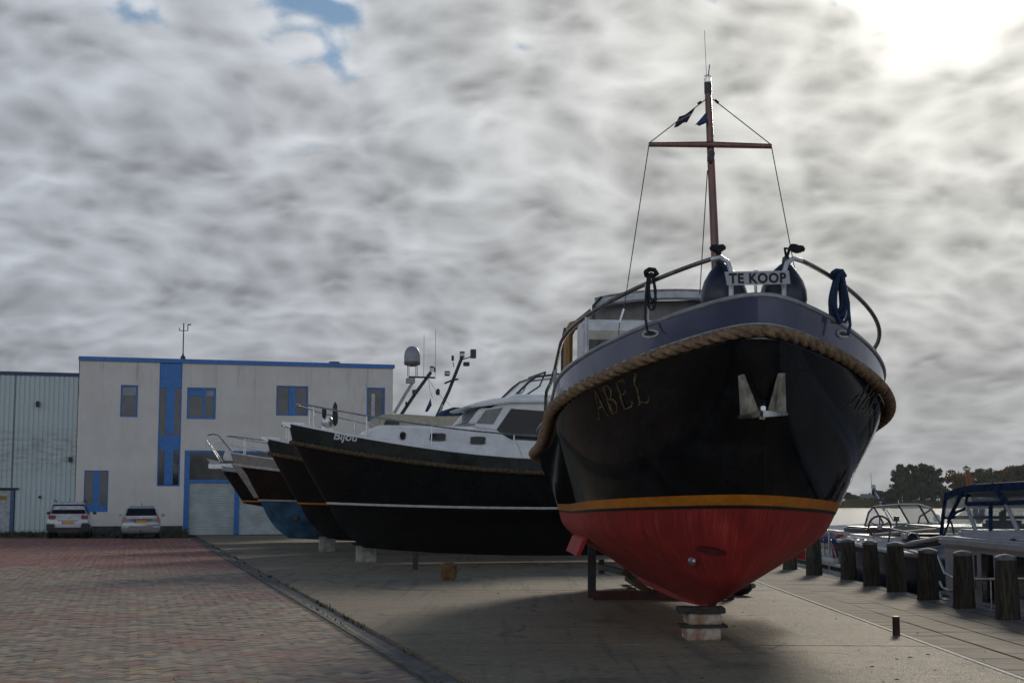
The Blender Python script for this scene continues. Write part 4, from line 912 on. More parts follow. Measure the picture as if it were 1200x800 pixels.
MB().tube([la(664.5, 440, 22.6), la(665, 392, 22.6), la(671, 382, 22.6), la(685, 378, 22.6), la(700, 376, 22.6)], [.085, .085, .08, .07, .07], 10).build('door_frame', ochre, abel, smooth=True, )
MB().prism([la(672, 377, 22.7), la(692, 361, 22.7), la(694, 372, 22.7), la(690, 378, 22.7)], (0, .5, 0)).build('tent_flap', greycanvas, abel)
MB().tube([la(658.5, 440, 21.9), la(659, 402, 21.9), la(662, 384, 21.9)], .02, 6).build('canopy_frame', blackm, abel)
# after cabin further back
MB().b2((-1.35, 8.6, 2.2), (1.35, 12.2, 2.95)).build('after_cabin', white, abel, bevel=.08)
# fittings under water: bow thruster tunnel, log, bilge keels
def patch(px, py, side, la_, lb_, name, m, tilt=0., off=.008):
    d_, b_, z_, v_ = hull_find(px, py, side, v0=1.2, v1=5); P_ = []
    dv = .05; n_ = 18
    for i in range(n_):
        a = 2 * PI * i / n_; x_, y_ = la_ * math.cos(a), lb_ * math.sin(a); dd = d_ - side * 0 + x_ * math.cos(tilt) - y_ * math.sin(tilt); zz_ = z_ + x_ * math.sin(tilt) + y_ * math.cos(tilt)
        v = A.vz(dd, zz_); bb = A.at(v, dd)[0]; P_.append((side * (bb + off * .5), dd - off, zz_ - off * .7))
    return MB().add(P_, [tuple(range(n_))]).build(name, m, abel)
tn = mat('thruster_tunnel_dark', (.13, .012, .012), .8)
patch(833, 644, -1, .13, .05, 'thruster_tunnel', tn, .0); patch(905, 642, 1, .18, .05, 'thruster_tunnel', tn, .0)
d_, b_, z_, v_ = hull_find(814, 656, -1, v0=1.2, v1=5); MB().lathe([(.0001, -.03), (.045, -.02), (.05, .01), (.03, .04), (.0001, .045)], (-b_ - .01, d_ - .02, z_ - .01), 12, (-.5, -.7, -.4)).build('log_transducer', steel, abel, smooth=True)
d_, b_, z_, v_ = hull_find(906, 654, 1, v0=1.2, v1=5); MB().lathe([(.0001, -.02), (.04, -.01), (.04, .01), (.0001, .03)], (b_ + .01, d_ - .02, z_ - .01), 12, (.5, -.7, -.4)).build('water_inlet', blackm, abel, smooth=True)
MB().prism([la(690, 628, 19.6), la(683, 632, 19.6), la(675, 651, 19.6), (la(679, 653, 19.6))], (0, 2.2, 0)).build('bilge_keel', redaf, abel)
MB().prism([la(938, 638, 19.8), la(944, 645, 19.8), la(944, 656, 19.8), la(925, 652, 19.8)], (0, 2.2, 0)).build('bilge_keel', redaf, abel)
# ---- blocks and cradle
def block(name, lab, cat, px0, px1, py0, py1, Y, dep, m, bev=.02, group=None, rz=0., par=None):
    a, b = at(px0, py1, Y), at(px1, py0, Y); c = (a + b) / 2
    o_ = MB().box((0, 0, (b.z - a.z) / 2), (b.x - a.x, dep, b.z - a.z)).build(name, m, None, bevel=bev)
    o_.location = (c.x, Y + dep / 2, max(0, a.z)); o_.rotation_euler = (0, 0, rz); tag(o_, lab, cat, group); return o_
zg = gp(825, 750).y
block('keel_block', 'rust stained white concrete block on the ground under the red bow', 'block', 804, 845, 735.5, 750.5, zg, .42, rustwhite, .015, 'blocks under the bow')
block('timber_plank', 'dark thin plank between the two white blocks under the red bow', 'plank', 797, 853, 731.8, 735.4, zg - .03, .3, plankm, .005)
block('keel_block', 'rust stained white block directly beneath the top plank under the red bow', 'block', 806, 846, 718.8, 731.7, zg + .02, .40, rustwhite, .015, 'blocks under the bow', R(1.5))
block('timber_plank', 'thick dark plank the red bow keel rests on', 'plank', 795, 851, 711.5, 718.7, zg - .02, .34, plankm, .01, None, R(-2))
Yc = gp(740, 702).y
cr = thing('boat_cradle', 'red and dark steel boat cradle standing behind the bow blocks', 'cradle', at(775, 600, Yc).xy.to_3d())
def bar(name, a, b, r, m): 
    a, b = at(*a), at(*b); d_ = (b - a); rot = d_.to_track_quat('X', 'Z').to_matrix(); MB().box((0, 0, 0), (d_.length, 2 * r, 2 * r), rot).build(name, m, cr, bevel=.008).location = (a + b) / 2 - Vector(cr.location)
bar('post', (693.5, 700, Yc), (693.5, 638, Yc), .065, darksteel); bar('cross_beam', (695, 697.5, Yc - .05), (858, 696.5, Yc - .05), .07, redsteel); bar('brace', (760, 693, Yc), (730, 668, Yc), .045, yellowsteel)
bar('post', (768.5, 696, Yc + .1), (768.5, 672, Yc + .1), .05, yellowsteel); bar('post', (856, 702, Yc), (856, 668, Yc), .055, redsteel); bar('foot_plate', (851, 703.6, Yc), (864, 703.6, Yc), .02, yellowsteel)
bar('rear_beam', (704, 664, Yc + 3.4), (775, 680, Yc + 1.0), .05, darksteel); bar('rear_post', (705, 672, Yc + 3.4), (705, 655, Yc + 3.4), .05, darksteel); bar('long_beam', (768, 697, Yc), (735, 677, Yc + 4.5), .05, redsteel)
wr_ = thing('wire_stand', 'small thin wire hoop stand on the concrete behind the cradle beam', 'stand', at(737, 697, Yc + .3))
b0 = at(737, 694, Yc + .3)
for nm_, ps in (('outer_hoop', [(730, 694), (730, 685.5), (745, 685.5), (745, 694)]), ('inner_hoop', [(735, 694), (735, 688.5), (745, 688.5), (745, 694)])):
    MB().tube([at(*p_, Yc + .3) - Vector(wr_.location) for p_ in ps], .008, 5).build(nm_, darksteel, wr_)
pb = gp(868, 697); fb_ = thing('ball_fender', 'black round fender lying on the concrete right of the red bow', 'fender', pb, (R(78), 0, R(70)))
MB().lathe([(.0001, -.26), (.07, -.25), (.115, -.17), (.125, 0), (.115, .13), (.07, .2), (.03, .23), (.03, .28), (.0001, .285)], (0, .115, 0), 16).build('body', black, fb_, smooth=True); MB().lathe([(.035, .2), (.045, .22), (.045, .27), (.02, .29)], (0, .115, 0), 10).build('eye', mat('grey_eye', (.35, .35, .36), .5), fb_, smooth=True)

# ------------------------------------------------------------------ the row of boats lying side on
ROW_TH = R(-77.0)
def levels(zr, sh, B, L, zs, shs, setb, zk, s0k, Bs, ks=.3):
    return [(zk, ks, s0k, .07, 2.0, 2.), (zk + .25, ks * .8, s0k - .40, .5, 3.2, 2.), (zk + .6, ks * .5, s0k - .72, 1.0, 3.6, 2.2), (zs - .12, shs, setb + .12, Bs - .06, L * .95, 2.3), (zs - .055, shs, setb + .03, Bs - .02, L * .95, 2.3), (zs, shs, setb, Bs, L * .95, 2.3),
            (zs + (zr - zs) * .35, shs + (sh - shs) * .3, setb * .68, Bs + (B - Bs) * .45, L, 2.2), (zs + (zr - zs) * .72, shs + (sh - shs) * .66, setb * .32, Bs + (B - Bs) * .8, L, 2.1), (zr, sh, .03, B, L, 2.)]
def rowboat(lab, px, py, Y, lvls, Lb, cols, bul, rope, th=ROW_TH, Ls=7., heel=0.):
    p_ = at(px, py, Y); root = thing('motor_cruiser', lab, 'boat', (p_.x, p_.y, 0), (0, heel, th)); h = Hull(lvls, Lb, Ls, 1.2)
    h.part('hull_bottom', 0, 4, 16, cols[0], root); h.part('boot_stripe', 4, 5, 3, cols[1], root); h.part('hull_side', 5, 8, 16, cols[2], root); h.ends(root, cols[2], -.03)
    zr, sh, _, B, L, a = lvls[-1]
    lev = [(zr + .01, sh, .02, B, L, a), (zr + bul, sh + bul * .25, -.10, B + .02, L, a)]
    h.part('bulwark', 0, 1, 5, cols[3], root, lev); h.part('bulwark_lining', 0, 1, 3, offwhite, root, [(zr, sh, .08, B - .05, L, a), (zr + bul, sh + bul * .25, -.04, B - .03, L, a)])
    if rope: h.rope('rubbing_rope', 0, .062, ropedull, root, [(zr, sh, -.02, B + .035, L, a)] * 2, lobes=3, twist=15., n=12)
    MB().tube([(p[0], p[1], p[2] + .01) for p in h.both(1, lev, n=30)], .022, 6).build('cap_rail', cols[4], root, smooth=True)
    return root, h, lev
def railing(root, h, lev, d0, d1, hgt, m, posts, mid=False, bow=True, lean=0., r=.017):
    both = []
    for side in (-1, 1):
        d, b, z = h.line(1, lev, n=50); pts = []
        for i in range(len(d)):
            if d[i] < d0: continue
            if d[i] > d1: break
            pts.append(Vector((side * max(0.02, b[i] - .06), d[i] - lean * (1 - min(1, d[i] / 3)), z[i] + hgt)))
        both.append(pts)
        for pd in posts:
            q = min(pts, key=lambda t: abs(t.y - pd)); zb = h.at(1, q.y, lev)[1]; MB().cyl((q.x, q.y + .0, zb), tuple(q), r * .9, 7).build('stanchion', m, root)
        if mid: MB().tube([q + Vector((0, 0, -hgt * .48)) for q in pts], r * .7, 6).build('mid_rail', m, root, smooth=True)
    if bow:
        a, b = both[0][0], both[1][0]; MB().tube([p for p in both[0][::-1]] + [(a + b) / 2 + Vector((0, -.12, .0))] + both[1], r, 8).build('hand_rail', m, root, smooth=True)
    else:
        for pts in both: MB().tube(pts, r, 8).build('hand_rail', m, root, smooth=True)
    return both
def roller(root, z, d=-.18, w=.09):       # stem head fitting with anchor roller
    MB().prism([(-w, d + .5, z), (-w, d, z + .02), (-w, d - .08, z - .03), (-w, d + .1, z - .12), (-w, d + .5, z - .14)], (2 * w, 0, 0)).build('bow_roller', steel, root, bevel=.01)
    MB().lathe([(.0001, -.06), (.06, -.06), (.04, 0), (.06, .06), (.0001, .06)], (0, d - .02, z - .02), 10, (1, 0, 0)).build('roller_wheel', steel, root, smooth=True)

# --- Bijou
YB = 37.0
bj_lv = levels(3.07, .80, 1.85, 4.6, 1.60, .17, .88, .62, 1.85, 1.62, .46)
bj, hb, lvb = rowboat('dark green motor cruiser with white cabin lettered Bijou, white waterline stripe', 340, 517, YB, bj_lv, 12.5, (blackaf, whitestripe, hulldark, dgreen, white), .46, True)
MBj = mw(bj); MBi = MBj.inverted()
def lb(px, py, x):                        # pixel -> boat point on the plane x = const (x to the camera side)
    r = Vector(ray(px, py)); o_ = Vector((0, 0, H)); a = MBi @ o_; dr = (MBi.to_3x3() @ r); t = (x - a.x) / dr.x; return a + dr * t
def solid(name, pix, x0, x1, m, root=bj, f=None, bev=.03):      # outline traced on the side plane x1, going through to x0
    f = f or lb; q = [f(px, py, x1) for px, py in pix]; return MB().prism([(p_.x, p_.y, p_.z) for p_ in q], (x0 - x1, 0, 0)).build(name, m, root, bevel=bev)
vs_, fs_ = text_geo('Bijou', .275, shear=.22, offset=.006)
d0b = lb(391, 514, 1.0).y; z0b = lb(391, 514, 1.0).z
hull_text(hb, bj, vs_, fs_, 'name_lettering', mat('white_lettering', (.62, .63, .66), .5), 1, d0b, z0b, 1, -.12, .012, lvb)
roller(bj, 3.56, -.15, .10)
solid('trunk_cabin', [(428, 511), (433, 503), (446, 497.5), (585, 500), (606, 500), (640, 503), (640, 548), (428, 520)], -1.15, 1.15, white, bev=.07)
for px, py, w_, h_, nm in ((472, 510.5, 4.2, 4.6, 0), (513, 512, 10, 4.4, 1), (560, 516, 9.6, 4.4, 1)):
    c_ = lb(px, py, 1.155); a = lb(px + w_, py + h_, 1.155); rw, rh = abs(a.y - c_.y), abs(a.z - c_.z); n_ = 24; P_ = []
    for i in range(n_):
        t = 2 * PI * i / n_; e = .5 if nm else 1.; cx_ = math.copysign(abs(math.cos(t)) ** e, math.cos(t)); sx_ = math.copysign(abs(math.sin(t)) ** e, math.sin(t)); P_.append((1.158, c_.y + rw * cx_, c_.z + rh * sx_))
    pw = MB().add(P_, [tuple(range(n_))]).build('port_light', darkglass, bj); MB().tube([(1.162, p_[1], p_[2]) for p_ in P_], .014, 6, closed=True).build('rim', steel, pw, smooth=True)
solid('wheelhouse', [(556, 500), (561, 484), (594, 469), (640, 469), (700, 471), (700, 548), (612, 536), (604, 516), (584, 505)], -1.3, 1.175, white, bev=.025)
solid('wheelhouse_roof', [(549, 474.5), (560, 471), (580, 466.5), (600, 465.3), (645, 465.5), (702, 467), (702, 471.5), (640, 471), (598, 471.5), (565, 476), (552, 477)], -1.42, 1.36, white, bev=.03)
solid('side_window', [(582, 503), (599, 478.5), (632, 481), (660, 482), (660, 518), (600, 515), (592, 510.5)], 1.16, 1.19, darkglass, bev=.012)
solid('side_window', [(558, 496), (569, 480.5), (590, 477), (578, 497)], 1.16, 1.19, mat('grey_window_glass', (.10, .115, .125), .08, spec=.8), bev=.01)
# raked windscreen across the front
w0, w1 = lb(548, 494.5, 1.1), lb(563, 477.5, 1.1)
for xa_, xb_ in ((-1.05, -.38), (-.34, .34), (.38, 1.05)): MB().prism([(xa_, w0.y - .02, w0.z), (xb_, w0.y - .02, w0.z), (xb_ * .97, w1.y - .02, w1.z), (xa_ * .97, w1.y - .02, w1.z)], (0, .03, .01)).build('windscreen_pane', mat('grey_window_glass', (.1, .1, .1)), bj)
MB().prism([(-1.15, w0.y, w0.z - .03), (1.15, w0.y, w0.z - .03), (1.12, w1.y, w1.z), (-1.12, w1.y, w1.z)], (0, .8, 0)).build('windscreen_frame', white, bj, bevel=.03)
a = lb(560, 503, 1.0); MB().box((1.0, a.y, a.z), (.1, .09, .14)).build('horn', blackm, bj, bevel=.02)
solid('toe_rail', [(619, 532.5), (624, 538), (641, 540), (641, 536), (627, 534.5)], 1.58, 1.60, white, bev=.004)
# folding spray screen on the roof
ca, cb = lb(602.5, 464.5, .9), lb(633, 464, .9); ha, hb_ = lb(628, 441.5, .9), lb(639, 436.5, .9)
sc = bpy.data.objects.new('spray_screen', None); C.objects.link(sc); sc.parent = bj
for x_ in (-.9, .9):
    MB().tube([(x_, ca.y, ca.z), (x_, (ca.y * .35 + ha.y * .65), ca.z * .35 + ha.z * .65 + .03), (x_, ha.y, ha.z), (x_, hb_.y + .6, hb_.z)], .03, 6).build('screen_frame', blackm, sc, smooth=True)
    MB().tube([(x_, ca.y + .25, ca.z), (x_, ha.y + .1, (ca.z + ha.z) / 2 + .02), (x_, hb_.y, hb_.z)], .022, 6).build('screen_frame', blackm, sc, smooth=True)
    MB().add([(x_, ca.y, ca.z), (x_, ha.y, ha.z), (x_, hb_.y + .8, hb_.z), (x_, cb.y + .8, cb.z)], [(0, 1, 2, 3)]).build('screen_pane', plastic, sc)
MB().add([(-.9, ca.y, ca.z), (.9, ca.y, ca.z), (.9, ha.y, ha.z), (-.9, ha.y, ha.z)], [(0, 1, 2, 3)]).build('screen_pane', plastic, sc)
solid('roof_step', [(598, 465.5), (602, 461.5), (640, 462), (702, 464), (702, 467)], -1.0, 1.0, white, bev=.03)
MB().tube([(-.9, ha.y, ha.z), (.9, ha.y, ha.z)], .03, 6).build('screen_bar', blackm, bj); MB().tube([(-.9, hb_.y, hb_.z + .01), (.9, hb_.y, hb_.z + .01)], .03, 6).build('screen_bar', blackm, bj)
rb_ = railing(bj, hb, lvb, .35, 9.5, .58, steel, (.5, 1.75, 3.3, 5.0, 6.7, 8.3), lean=.1, r=.021)
# windlass, bow light, covered fender on the rail
wz_ = thing('anchor_windlass', 'round chrome anchor winch on the foredeck of the boat lettered Bijou', 'winch', MBj @ Vector((.1, .92, 3.34)), bj.rotation_euler)
MB().lathe([(.13, -.1), (.15, -.05), (.15, .05), (.13, .1), (.07, .11), (.07, .14), (.0001, .145)], (.1, 0, .25), 18, (1, 0, 0)).build('drum', steel, wz_, smooth=True); MB().b2((-.16, -.16, -.25), (.12, .16, .18)).build('housing', steel, wz_, bevel=.04)
for nm, px, y0, y1, w_, lab in (('fender_cover', 393, 471, 499, .075, 'tall black folded fender cover hanging on the bow rail above the word Bijou'), ('fender_cover', 380, 477, 490, .07, 'short black folded cloth beside the chrome anchor winch')):
    a, b = lb(px, y0, .55), lb(px, y1, .55); g_ = MB(); prof = []
    for i in range(9): u = i / 8; prof.append((w_ * (.5 + .5 * math.sin(u * 2.6 + .3)) * (1 if i not in (0, 8) else .4), -(a.z - b.z) * u))
    o_ = g_.lathe([(max(.01, p_[0] * (1 + .15 * math.sin(9 * p_[1]))), p_[1]) for p_ in prof], n=12).build(nm, black, None, smooth=True); o_.location = MBj @ a; tag(o_, lab, 'cover'); o_.scale = (1, 1, 1)
# --- second boat, orange stripe
b2_lv = levels(3.03, .80, 1.75, 4.4, 1.58, .15, .86, .66, 1.8, 1.55, .46)
b2, h2, lv2 = rowboat('dark motor cruiser with orange waterline stripe directly behind the white cabin boat', 314, 531, 44.3, b2_lv, 12., (blackaf, orange, hulldark, dgreen, offwhite), .42, True)
M2 = mw(b2); M2i = M2.inverted(); roller(b2, 3.50, -.16, .10)
railing(b2, h2, lv2, .5, 8., .55, steel, (.6, 1.6, 3.2), r=.02)
def l2(px, py, x):
    r = Vector(ray(px, py)); a = M2i @ Vector((0, 0, H)); dr = M2i.to_3x3() @ r; t = (x - a.x) / dr.x; return a + dr * t
solid('coach_roof', [(443, 489), (447, 485.5), (470, 484.6), (512, 487.5), (560, 487), (600, 492), (600, 512), (443, 508)], -1.1, 1.0, beige, b2, l2, .06)
solid('roof_window', [(449, 500), (452, 492), (468, 492.5), (468, 500)], 1.0, 1.02, darkglass, b2, l2, .01)
solid('windscreen_shade', [(513, 490), (530, 477), (549, 477.5), (556, 490)], -.9, .9, bluecanvas, b2, l2, .03)
solid('windscreen_window', [(519, 489), (531, 479), (540, 479.5), (533, 489)], .9, .93, clear, b2, l2, .004)
def ptube(name, pts, r, m, f, x, root, n=7, smooth=True): return MB().tube([f(p_[0], p_[1], x + (p_[2] if len(p_) > 2 else 0)) for p_ in pts], r, n).build(name, m, root, smooth=smooth)
# mast with satellite dome
ms2 = bpy.data.objects.new('signal_mast', None); C.objects.link(ms2); ms2.parent = b2
ptube('mast_tube', [(466, 492), (486, 462), (505, 436)], .055, darksteel, l2, 0, ms2); ptube('mast_stay', [(463, 484), (477, 460), (485, 447)], .028, galv, l2, .2, ms2); ptube('mast_stay', [(461, 484), (475, 460), (483, 448)], .028, galv, l2, -.2, ms2)
ptube('spreader', [(479, 441.5), (497, 442), (510, 442.5)], .028, darksteel, l2, .1, ms2)
q = l2(483, 427, .1)
for dx_, dy_ in ((-.14, -.12), (.14, -.12), (-.14, .14), (.14, .14)): MB().cyl((q.x + dx_, q.y + dy_, q.z - .02), (q.x + dx_, q.y + dy_, q.z - .38), .014, 6).build('dome_leg', galv, ms2)
MB().lathe([(.20, -.02), (.245, 0), (.255, .1), (.255, .28), (.235, .40), (.18, .50), (.10, .56), (.0001, .58)], (q.x, q.y, q.z), 20).build('satellite_dome', mat('grey_dome', (.27, .28, .31), .45, var=.05), ms2, smooth=True)
MB().lathe([(.10, -.06), (.25, -.005), (.258, .02), (.258, .085), (.25, .09)], (q.x, q.y, q.z), 20).build('dome_base', mat('dark_grey_dome_base', (.10, .10, .11), .5), ms2, smooth=True)
def gad(px, py, w_, h_, m, name, f, root, x=.1, d_=None): c_ = f(px, py, x); MB().box(c_, (d_ or w_, w_, h_)).build(name, m, root, bevel=min(w_, h_) * .07)
gad(481, 446, .26, .16, mat('grey_dome', (.3, .3, .3)), 'loud_hailer', l2, ms2, .2); gad(506, 432, .10, .16, offwhite, 'nav_light', l2, ms2); gad(506, 430, .11, .05, blackm, 'lamp_cap', l2, ms2, .1); gad(509.5, 433, .05, .16, blackm, 'sensor', l2, ms2); gad(485.5, 459, .12, .13, blackm, 'nav_light', l2, ms2, .2)
c_ = l2(476, 473, .2); MB().lathe([(.0001, -.02), (.07, -.02), (.075, .02), (.0001, .03)], c_, 14, (0, -1, 0)).build('horn', darksteel, ms2)
for px, t_ in ((497, 392), (510.5, 386)): ptube('whip_aerial', [(px - .5, 442), (px, t_)], .008, mat('pale_aerial', (.4, .4, .4)), l2, .1, ms2, 5)
ptube('halyard', [(502, 444), (504, 458), (507, 466)], .006, wire, l2, .1, ms2, 5); ptube('halyard', [(502, 444), (513, 461), (528, 475)], .006, wire, l2, .1, ms2, 5)
def flag_w(pix, f, M_, x, m, lab, m2=None):
    q = [M_ @ f(px, py, x) for px, py in pix]; root = thing('flag', lab, 'flag', q[0]); q = [p_ - q[0] for p_ in q]; rows = []
    for i in range(6):
        u = i / 5; rows.append([(q[0] * (1 - u) + q[3] * u) * (1 - v) + (q[1] * (1 - u) + q[2] * u) * v + Vector((.0, .05 * math.sin(6 * u + 4 * v), 0)) for v in (0, .33, .66, 1)])
    MB().grid(rows).build('cloth', m, root, smooth=True)
    return root
flag_w([(504.5, 466), (506, 475), (501, 482.5), (498, 482)], l2, M2, .15, mat('blue_flag_cloth', (.03, .06, .14)), 'folded blue flag hanging below the domed mast spreader')
# --- third boat, blue bottom
b3_lv = levels(2.85, .55, 1.7, 4.2, 1.66, .10, .85, .45, 1.95, 1.5)
b3, h3, lv3 = rowboat('brown black cruiser with pale grey bulwark and blue antifouled bottom', 272, 526, 50.2, b3_lv, 11.5, (blueaf, mat('pale_stripe', (.42, .40, .36), .5), hullbrown, mat('warm_grey_bulwark', (.26, .24, .215), .4, var=.08), offwhite), .36, False)
M3 = mw(b3); M3i = M3.inverted()
def l3(px, py, x):
    r = Vector(ray(px, py)); a = M3i @ Vector((0, 0, H)); dr = M3i.to_3x3() @ r; t = (x - a.x) / dr.x; return a + dr * t
MB().tube([(p[0], p[1], p[2] - .03) for p in h3.both(0, [(2.86, .55, 0., 1.74, 4.2, 2.)] * 2)], .05, 8).build('rubbing_strake', mat('pale_stripe', (.4, .4, .4)), b3, smooth=True)
railing(b3, h3, lv3, .15, 8., .62, steel, (.45, 1.5, 2.4), lean=.25, r=.022, mid=True)
# broad flat stem plate
rows = []
for v in np.linspace(5.1, 7.9, 12):
    z0, sh, s0, B_, L_, a_ = lv(b3_lv, v); w_ = .05 + .10 * (v - 5) / 3; rows.append([(-w_, s0 - .03, z0), (0, s0 - .06, z0), (w_, s0 - .03, z0), (w_ + .16, s0 + .20, z0)])
MB().grid(rows).build('stem_plate', mat('pale_grey_stem', (.30, .29, .28), .4), b3, smooth=True)
for px, py, w_ in ((346.5, 606, .09),): d_ = l3(px, py, .5); MB().lathe([(.09, -.02), (.11, 0), (.09, .03), (.0001, .03)], (d_.x + .12, d_.y, d_.z), 14, (1, -.5, 0)).build('thruster_tunnel', black, b3)
ms3 = bpy.data.objects.new('signal_mast', None); C.objects.link(ms3); ms3.parent = b3
ptube('mast_tube', [(509, 494), (526, 458), (542, 417)], .062, darksteel, l3, 0, ms3); ptube('mast_tube', [(513, 492), (519, 474)], .04, galv, l3, .3, ms3); ptube('spreader', [(521, 449), (530, 445.5), (537, 444)], .035, darksteel, l3, .2, ms3)
gad(541.5, 415, .15, .16, offwhite, 'nav_light', l3, ms3); gad(541.5, 412.8, .16, .06, blackm, 'lamp_cap', l3, ms3, .11); gad(541.5, 418, .16, .05, blackm, 'lamp_base', l3, ms3, .11)
gad(554.5, 414.5, .19, .32, blackm, 'flood_lamp', l3, ms3); gad(546.5, 426.5, .20, .14, darksteel, 'search_lamp', l3, ms3); gad(530.5, 419.5, .08, .19, darksteel, 'sensor', l3, ms3); gad(524, 437.5, .17, .17, blackm, 'nav_light', l3, ms3, .2); gad(524, 437.5, .172, .06, offwhite, 'lamp_lens', l3, ms3, .215)
ptube('lamp_arm', [(542, 421), (550, 418.5), (554, 417)], .02, darksteel, l3, .1, ms3); ptube('lamp_arm', [(532, 430), (530.8, 424)], .015, darksteel, l3, .1, ms3); ptube('lamp_arm', [(528, 437), (524, 437)], .015, darksteel, l3, .1, ms3)
c_ = l3(512.5, 459, .3); MB().lathe([(.0001, -.05), (.12, -.04), (.12, .0), (.05, .05), (.0001, .06)], c_, 14, (.3, -1, .1)).build('horn', blackm, ms3, smooth=True); ptube('horn_arm', [(513, 459), (516, 462)], .02, darksteel, l3, .3, ms3)
# --- fourth boat, furthest
b4_lv = levels(2.75, .45, 1.6, 4.0, 1.62, .08, .80, .75, 2.6, 1.45, .35)
b4, h4, lv4 = rowboat('farthest dark cruiser with pale deck edge, orange waterline and tall double bow rail', 258, 545, 56.5, b4_lv, 11., (blackaf, orange, hulldark, mat('pale_blue_deck_edge', (.33, .39, .47), .35, var=.06), white), .18, False)
M4 = mw(b4); M4i = M4.inverted()
def l4(px, py, x):
    r = Vector(ray(px, py)); a = M4i @ Vector((0, 0, H)); dr = M4i.to_3x3() @ r; t = (x - a.x) / dr.x; return a + dr * t
for x_ in (-.28, .28): ptube('bow_rail', [(258, 541), (241.5, 515), (243, 510), (250, 508.3), (256, 510), (281, 540)], .026, steel, l4, x_, b4); ptube('bow_rail', [(261, 541), (247, 521), (250, 519), (262, 519)], .018, steel, l4, x_, b4)
MB().b2((-.16, -.45, 2.82), (.16, .6, 3.02)).build('bow_platform', steel, b4, bevel=.03)
c_ = l4(268, 532, 0); MB().lathe([(.18, -.25), (.22, -.1), (.15, .1), (.12, .25), (.0001, .3)], c_, 12).build('windlass', offwhite, b4, smooth=True)
anc4 = MB().prism([tuple(l4(*p_, -.15)) for p_ in ((242, 537), (258, 541), (256, 549), (248, 546))], (.3, 0, 0)).build('anchor', galv, b4, bevel=.02)
# supports under the row
for px0, px1, py0, py1, lab in ((416.5, 439, 638.5, 658.7, 'grey concrete block under the stem of the white cabin boat'), (373, 391.5, 628, 646.5, 'grey concrete block under the bow of the orange striped boat')):
    Yg = gp((px0 + px1) / 2, py1).y; block('keel_block', lab, 'block', px0, px1, py0, py1, Yg, .5, concrete_b, .015, 'grey keel blocks', R(12))
    block('timber_plank', lab.replace('grey concrete block', 'dark timber lying on the concrete block'), 'plank', px0 - 5, px1 + 6, py0 - 3.5, py0 + .2, Yg - .05, .4, plankm, .01, None, R(12))
Yg = gp(525, 680).y; o_ = block('yellow_block', 'chipped yellow and red painted block alone on the concrete', 'block', 516, 534.5, 659, 680, Yg, .32, yellowred, .05, None, R(8))
Yg = gp(488, 667).y; block('prop_stand', 'dark timber prop standing under the middle of the white cabin boat', 'prop', 483.5, 489.5, 647, 667.5, Yg, .12, black, .01)
q = gp(447, 634.5); tw = thing('wheel_chock', 'dark tyre like chock standing below the blue bottomed bow', 'chock', q); MB().lathe([(.15, -.15), (.30, -.15), (.33, -.05), (.33, .05), (.30, .15), (.15, .15)], (0, 0, .33), 18, (0, 1, 0)).build('tyre', tyre, tw, smooth=True); MB().lathe([(.0001, -.1), (.16, -.1), (.16, .1), (.0001, .1)], (0, 0, .33), 12, (0, 1, 0)).build('hub', darksteel, tw)

# ================================================================== QUAYSIDE POSTS
BOL = [(926, 667, 652), (954, 673.5, 627.8), (995, 679, 628.6), (1021.7, 686.4, 631.4), (1050.6, 693.3, 634), (1087.7, 702.6, 638), (1130.6, 712.5, 642.7), (1181.5, 725.7, 647.3)]
names = ['mooring post mostly behind the red bottom, farthest along the quay', 'mooring post right of the red hull beside the Dutch flag', 'mooring post between the flag and the steering wheel, near the orange object', 'mooring post standing below the red steering wheel', 'mooring post in front of the left end of the dark blue hull',
         'mooring post between the dark blue hull and the curved stern rails', 'mooring post just left of the big dark cabin window of the white cruiser', 'nearest and tallest looking mooring post at the right edge of the picture']
capm = mat('grey_zinc_cap', (.22, .22, .215), .7, .0, var=.2)
X_ = 6.55; bproto = None
for i, ((px, pb_, pt_), lab) in enumerate(zip(BOL, names)):
    g = gp(px, pb_); ht_ = .82 + .02 * math.sin(i * 2.1)
    if bproto is None:
        root = thing('mooring_post', lab, 'mooring post', (g.x, g.y, 0), group='wooden mooring posts along the quay')
        q = MB(); n = 20; rows = []
        for z_ in np.linspace(-.05, .80, 12):
            r_ = .165 - .028 * (z_ / .8) ** 2 + (.006 if z_ < 0.05 else 0)
            rows.append([(r_ * (1 + .03 * math.sin(5 * a + 3 * z_) + .02 * math.sin(11 * a)) * math.cos(a), r_ * (1 + .03 * math.sin(5 * a + 3 * z_)) * math.sin(a), z_) for a in np.linspace(0, 2 * PI, n, endpoint=False)])
        q.grid(rows, closed=True); q.build('post', postwood, root, smooth=True, ang=60)
        MB().lathe([(.146, .775), (.150, .78), (.148, .815), (.09, .845), (.0001, .86)], n=18).build('cap', capm, root, smooth=True); bproto = root
    else:
        root = copy_tree(bproto); root['label'] = lab; root.location = (g.x, g.y, 0); root.rotation_euler = (rng.normal(0, .022), rng.normal(0, .022), rng.random() * 6)
    root.scale = (1 + .05 * math.sin(i * 1.7), 1 + .05 * math.sin(i * 1.7), 1 + .03 * math.sin(i * 2.1) + (-.05 if i == 0 else 0.02 * (i == 1)))
g = gp(1050.5, 744); st_ = thing('steel_post', 'short rusty red steel post where concrete meets the quay tiles', 'post', g)
MB().cyl((0, 0, -.05), (0, 0, .215), .044, 14).build('pipe', rustpost, st_, smooth=True); MB().lathe([(.044, .21), (.047, .213), (.046, .225), (.0001, .228)], n=14).build('cap', mat('worn_steel_cap', (.16, .09, .07), .6, .4), st_)

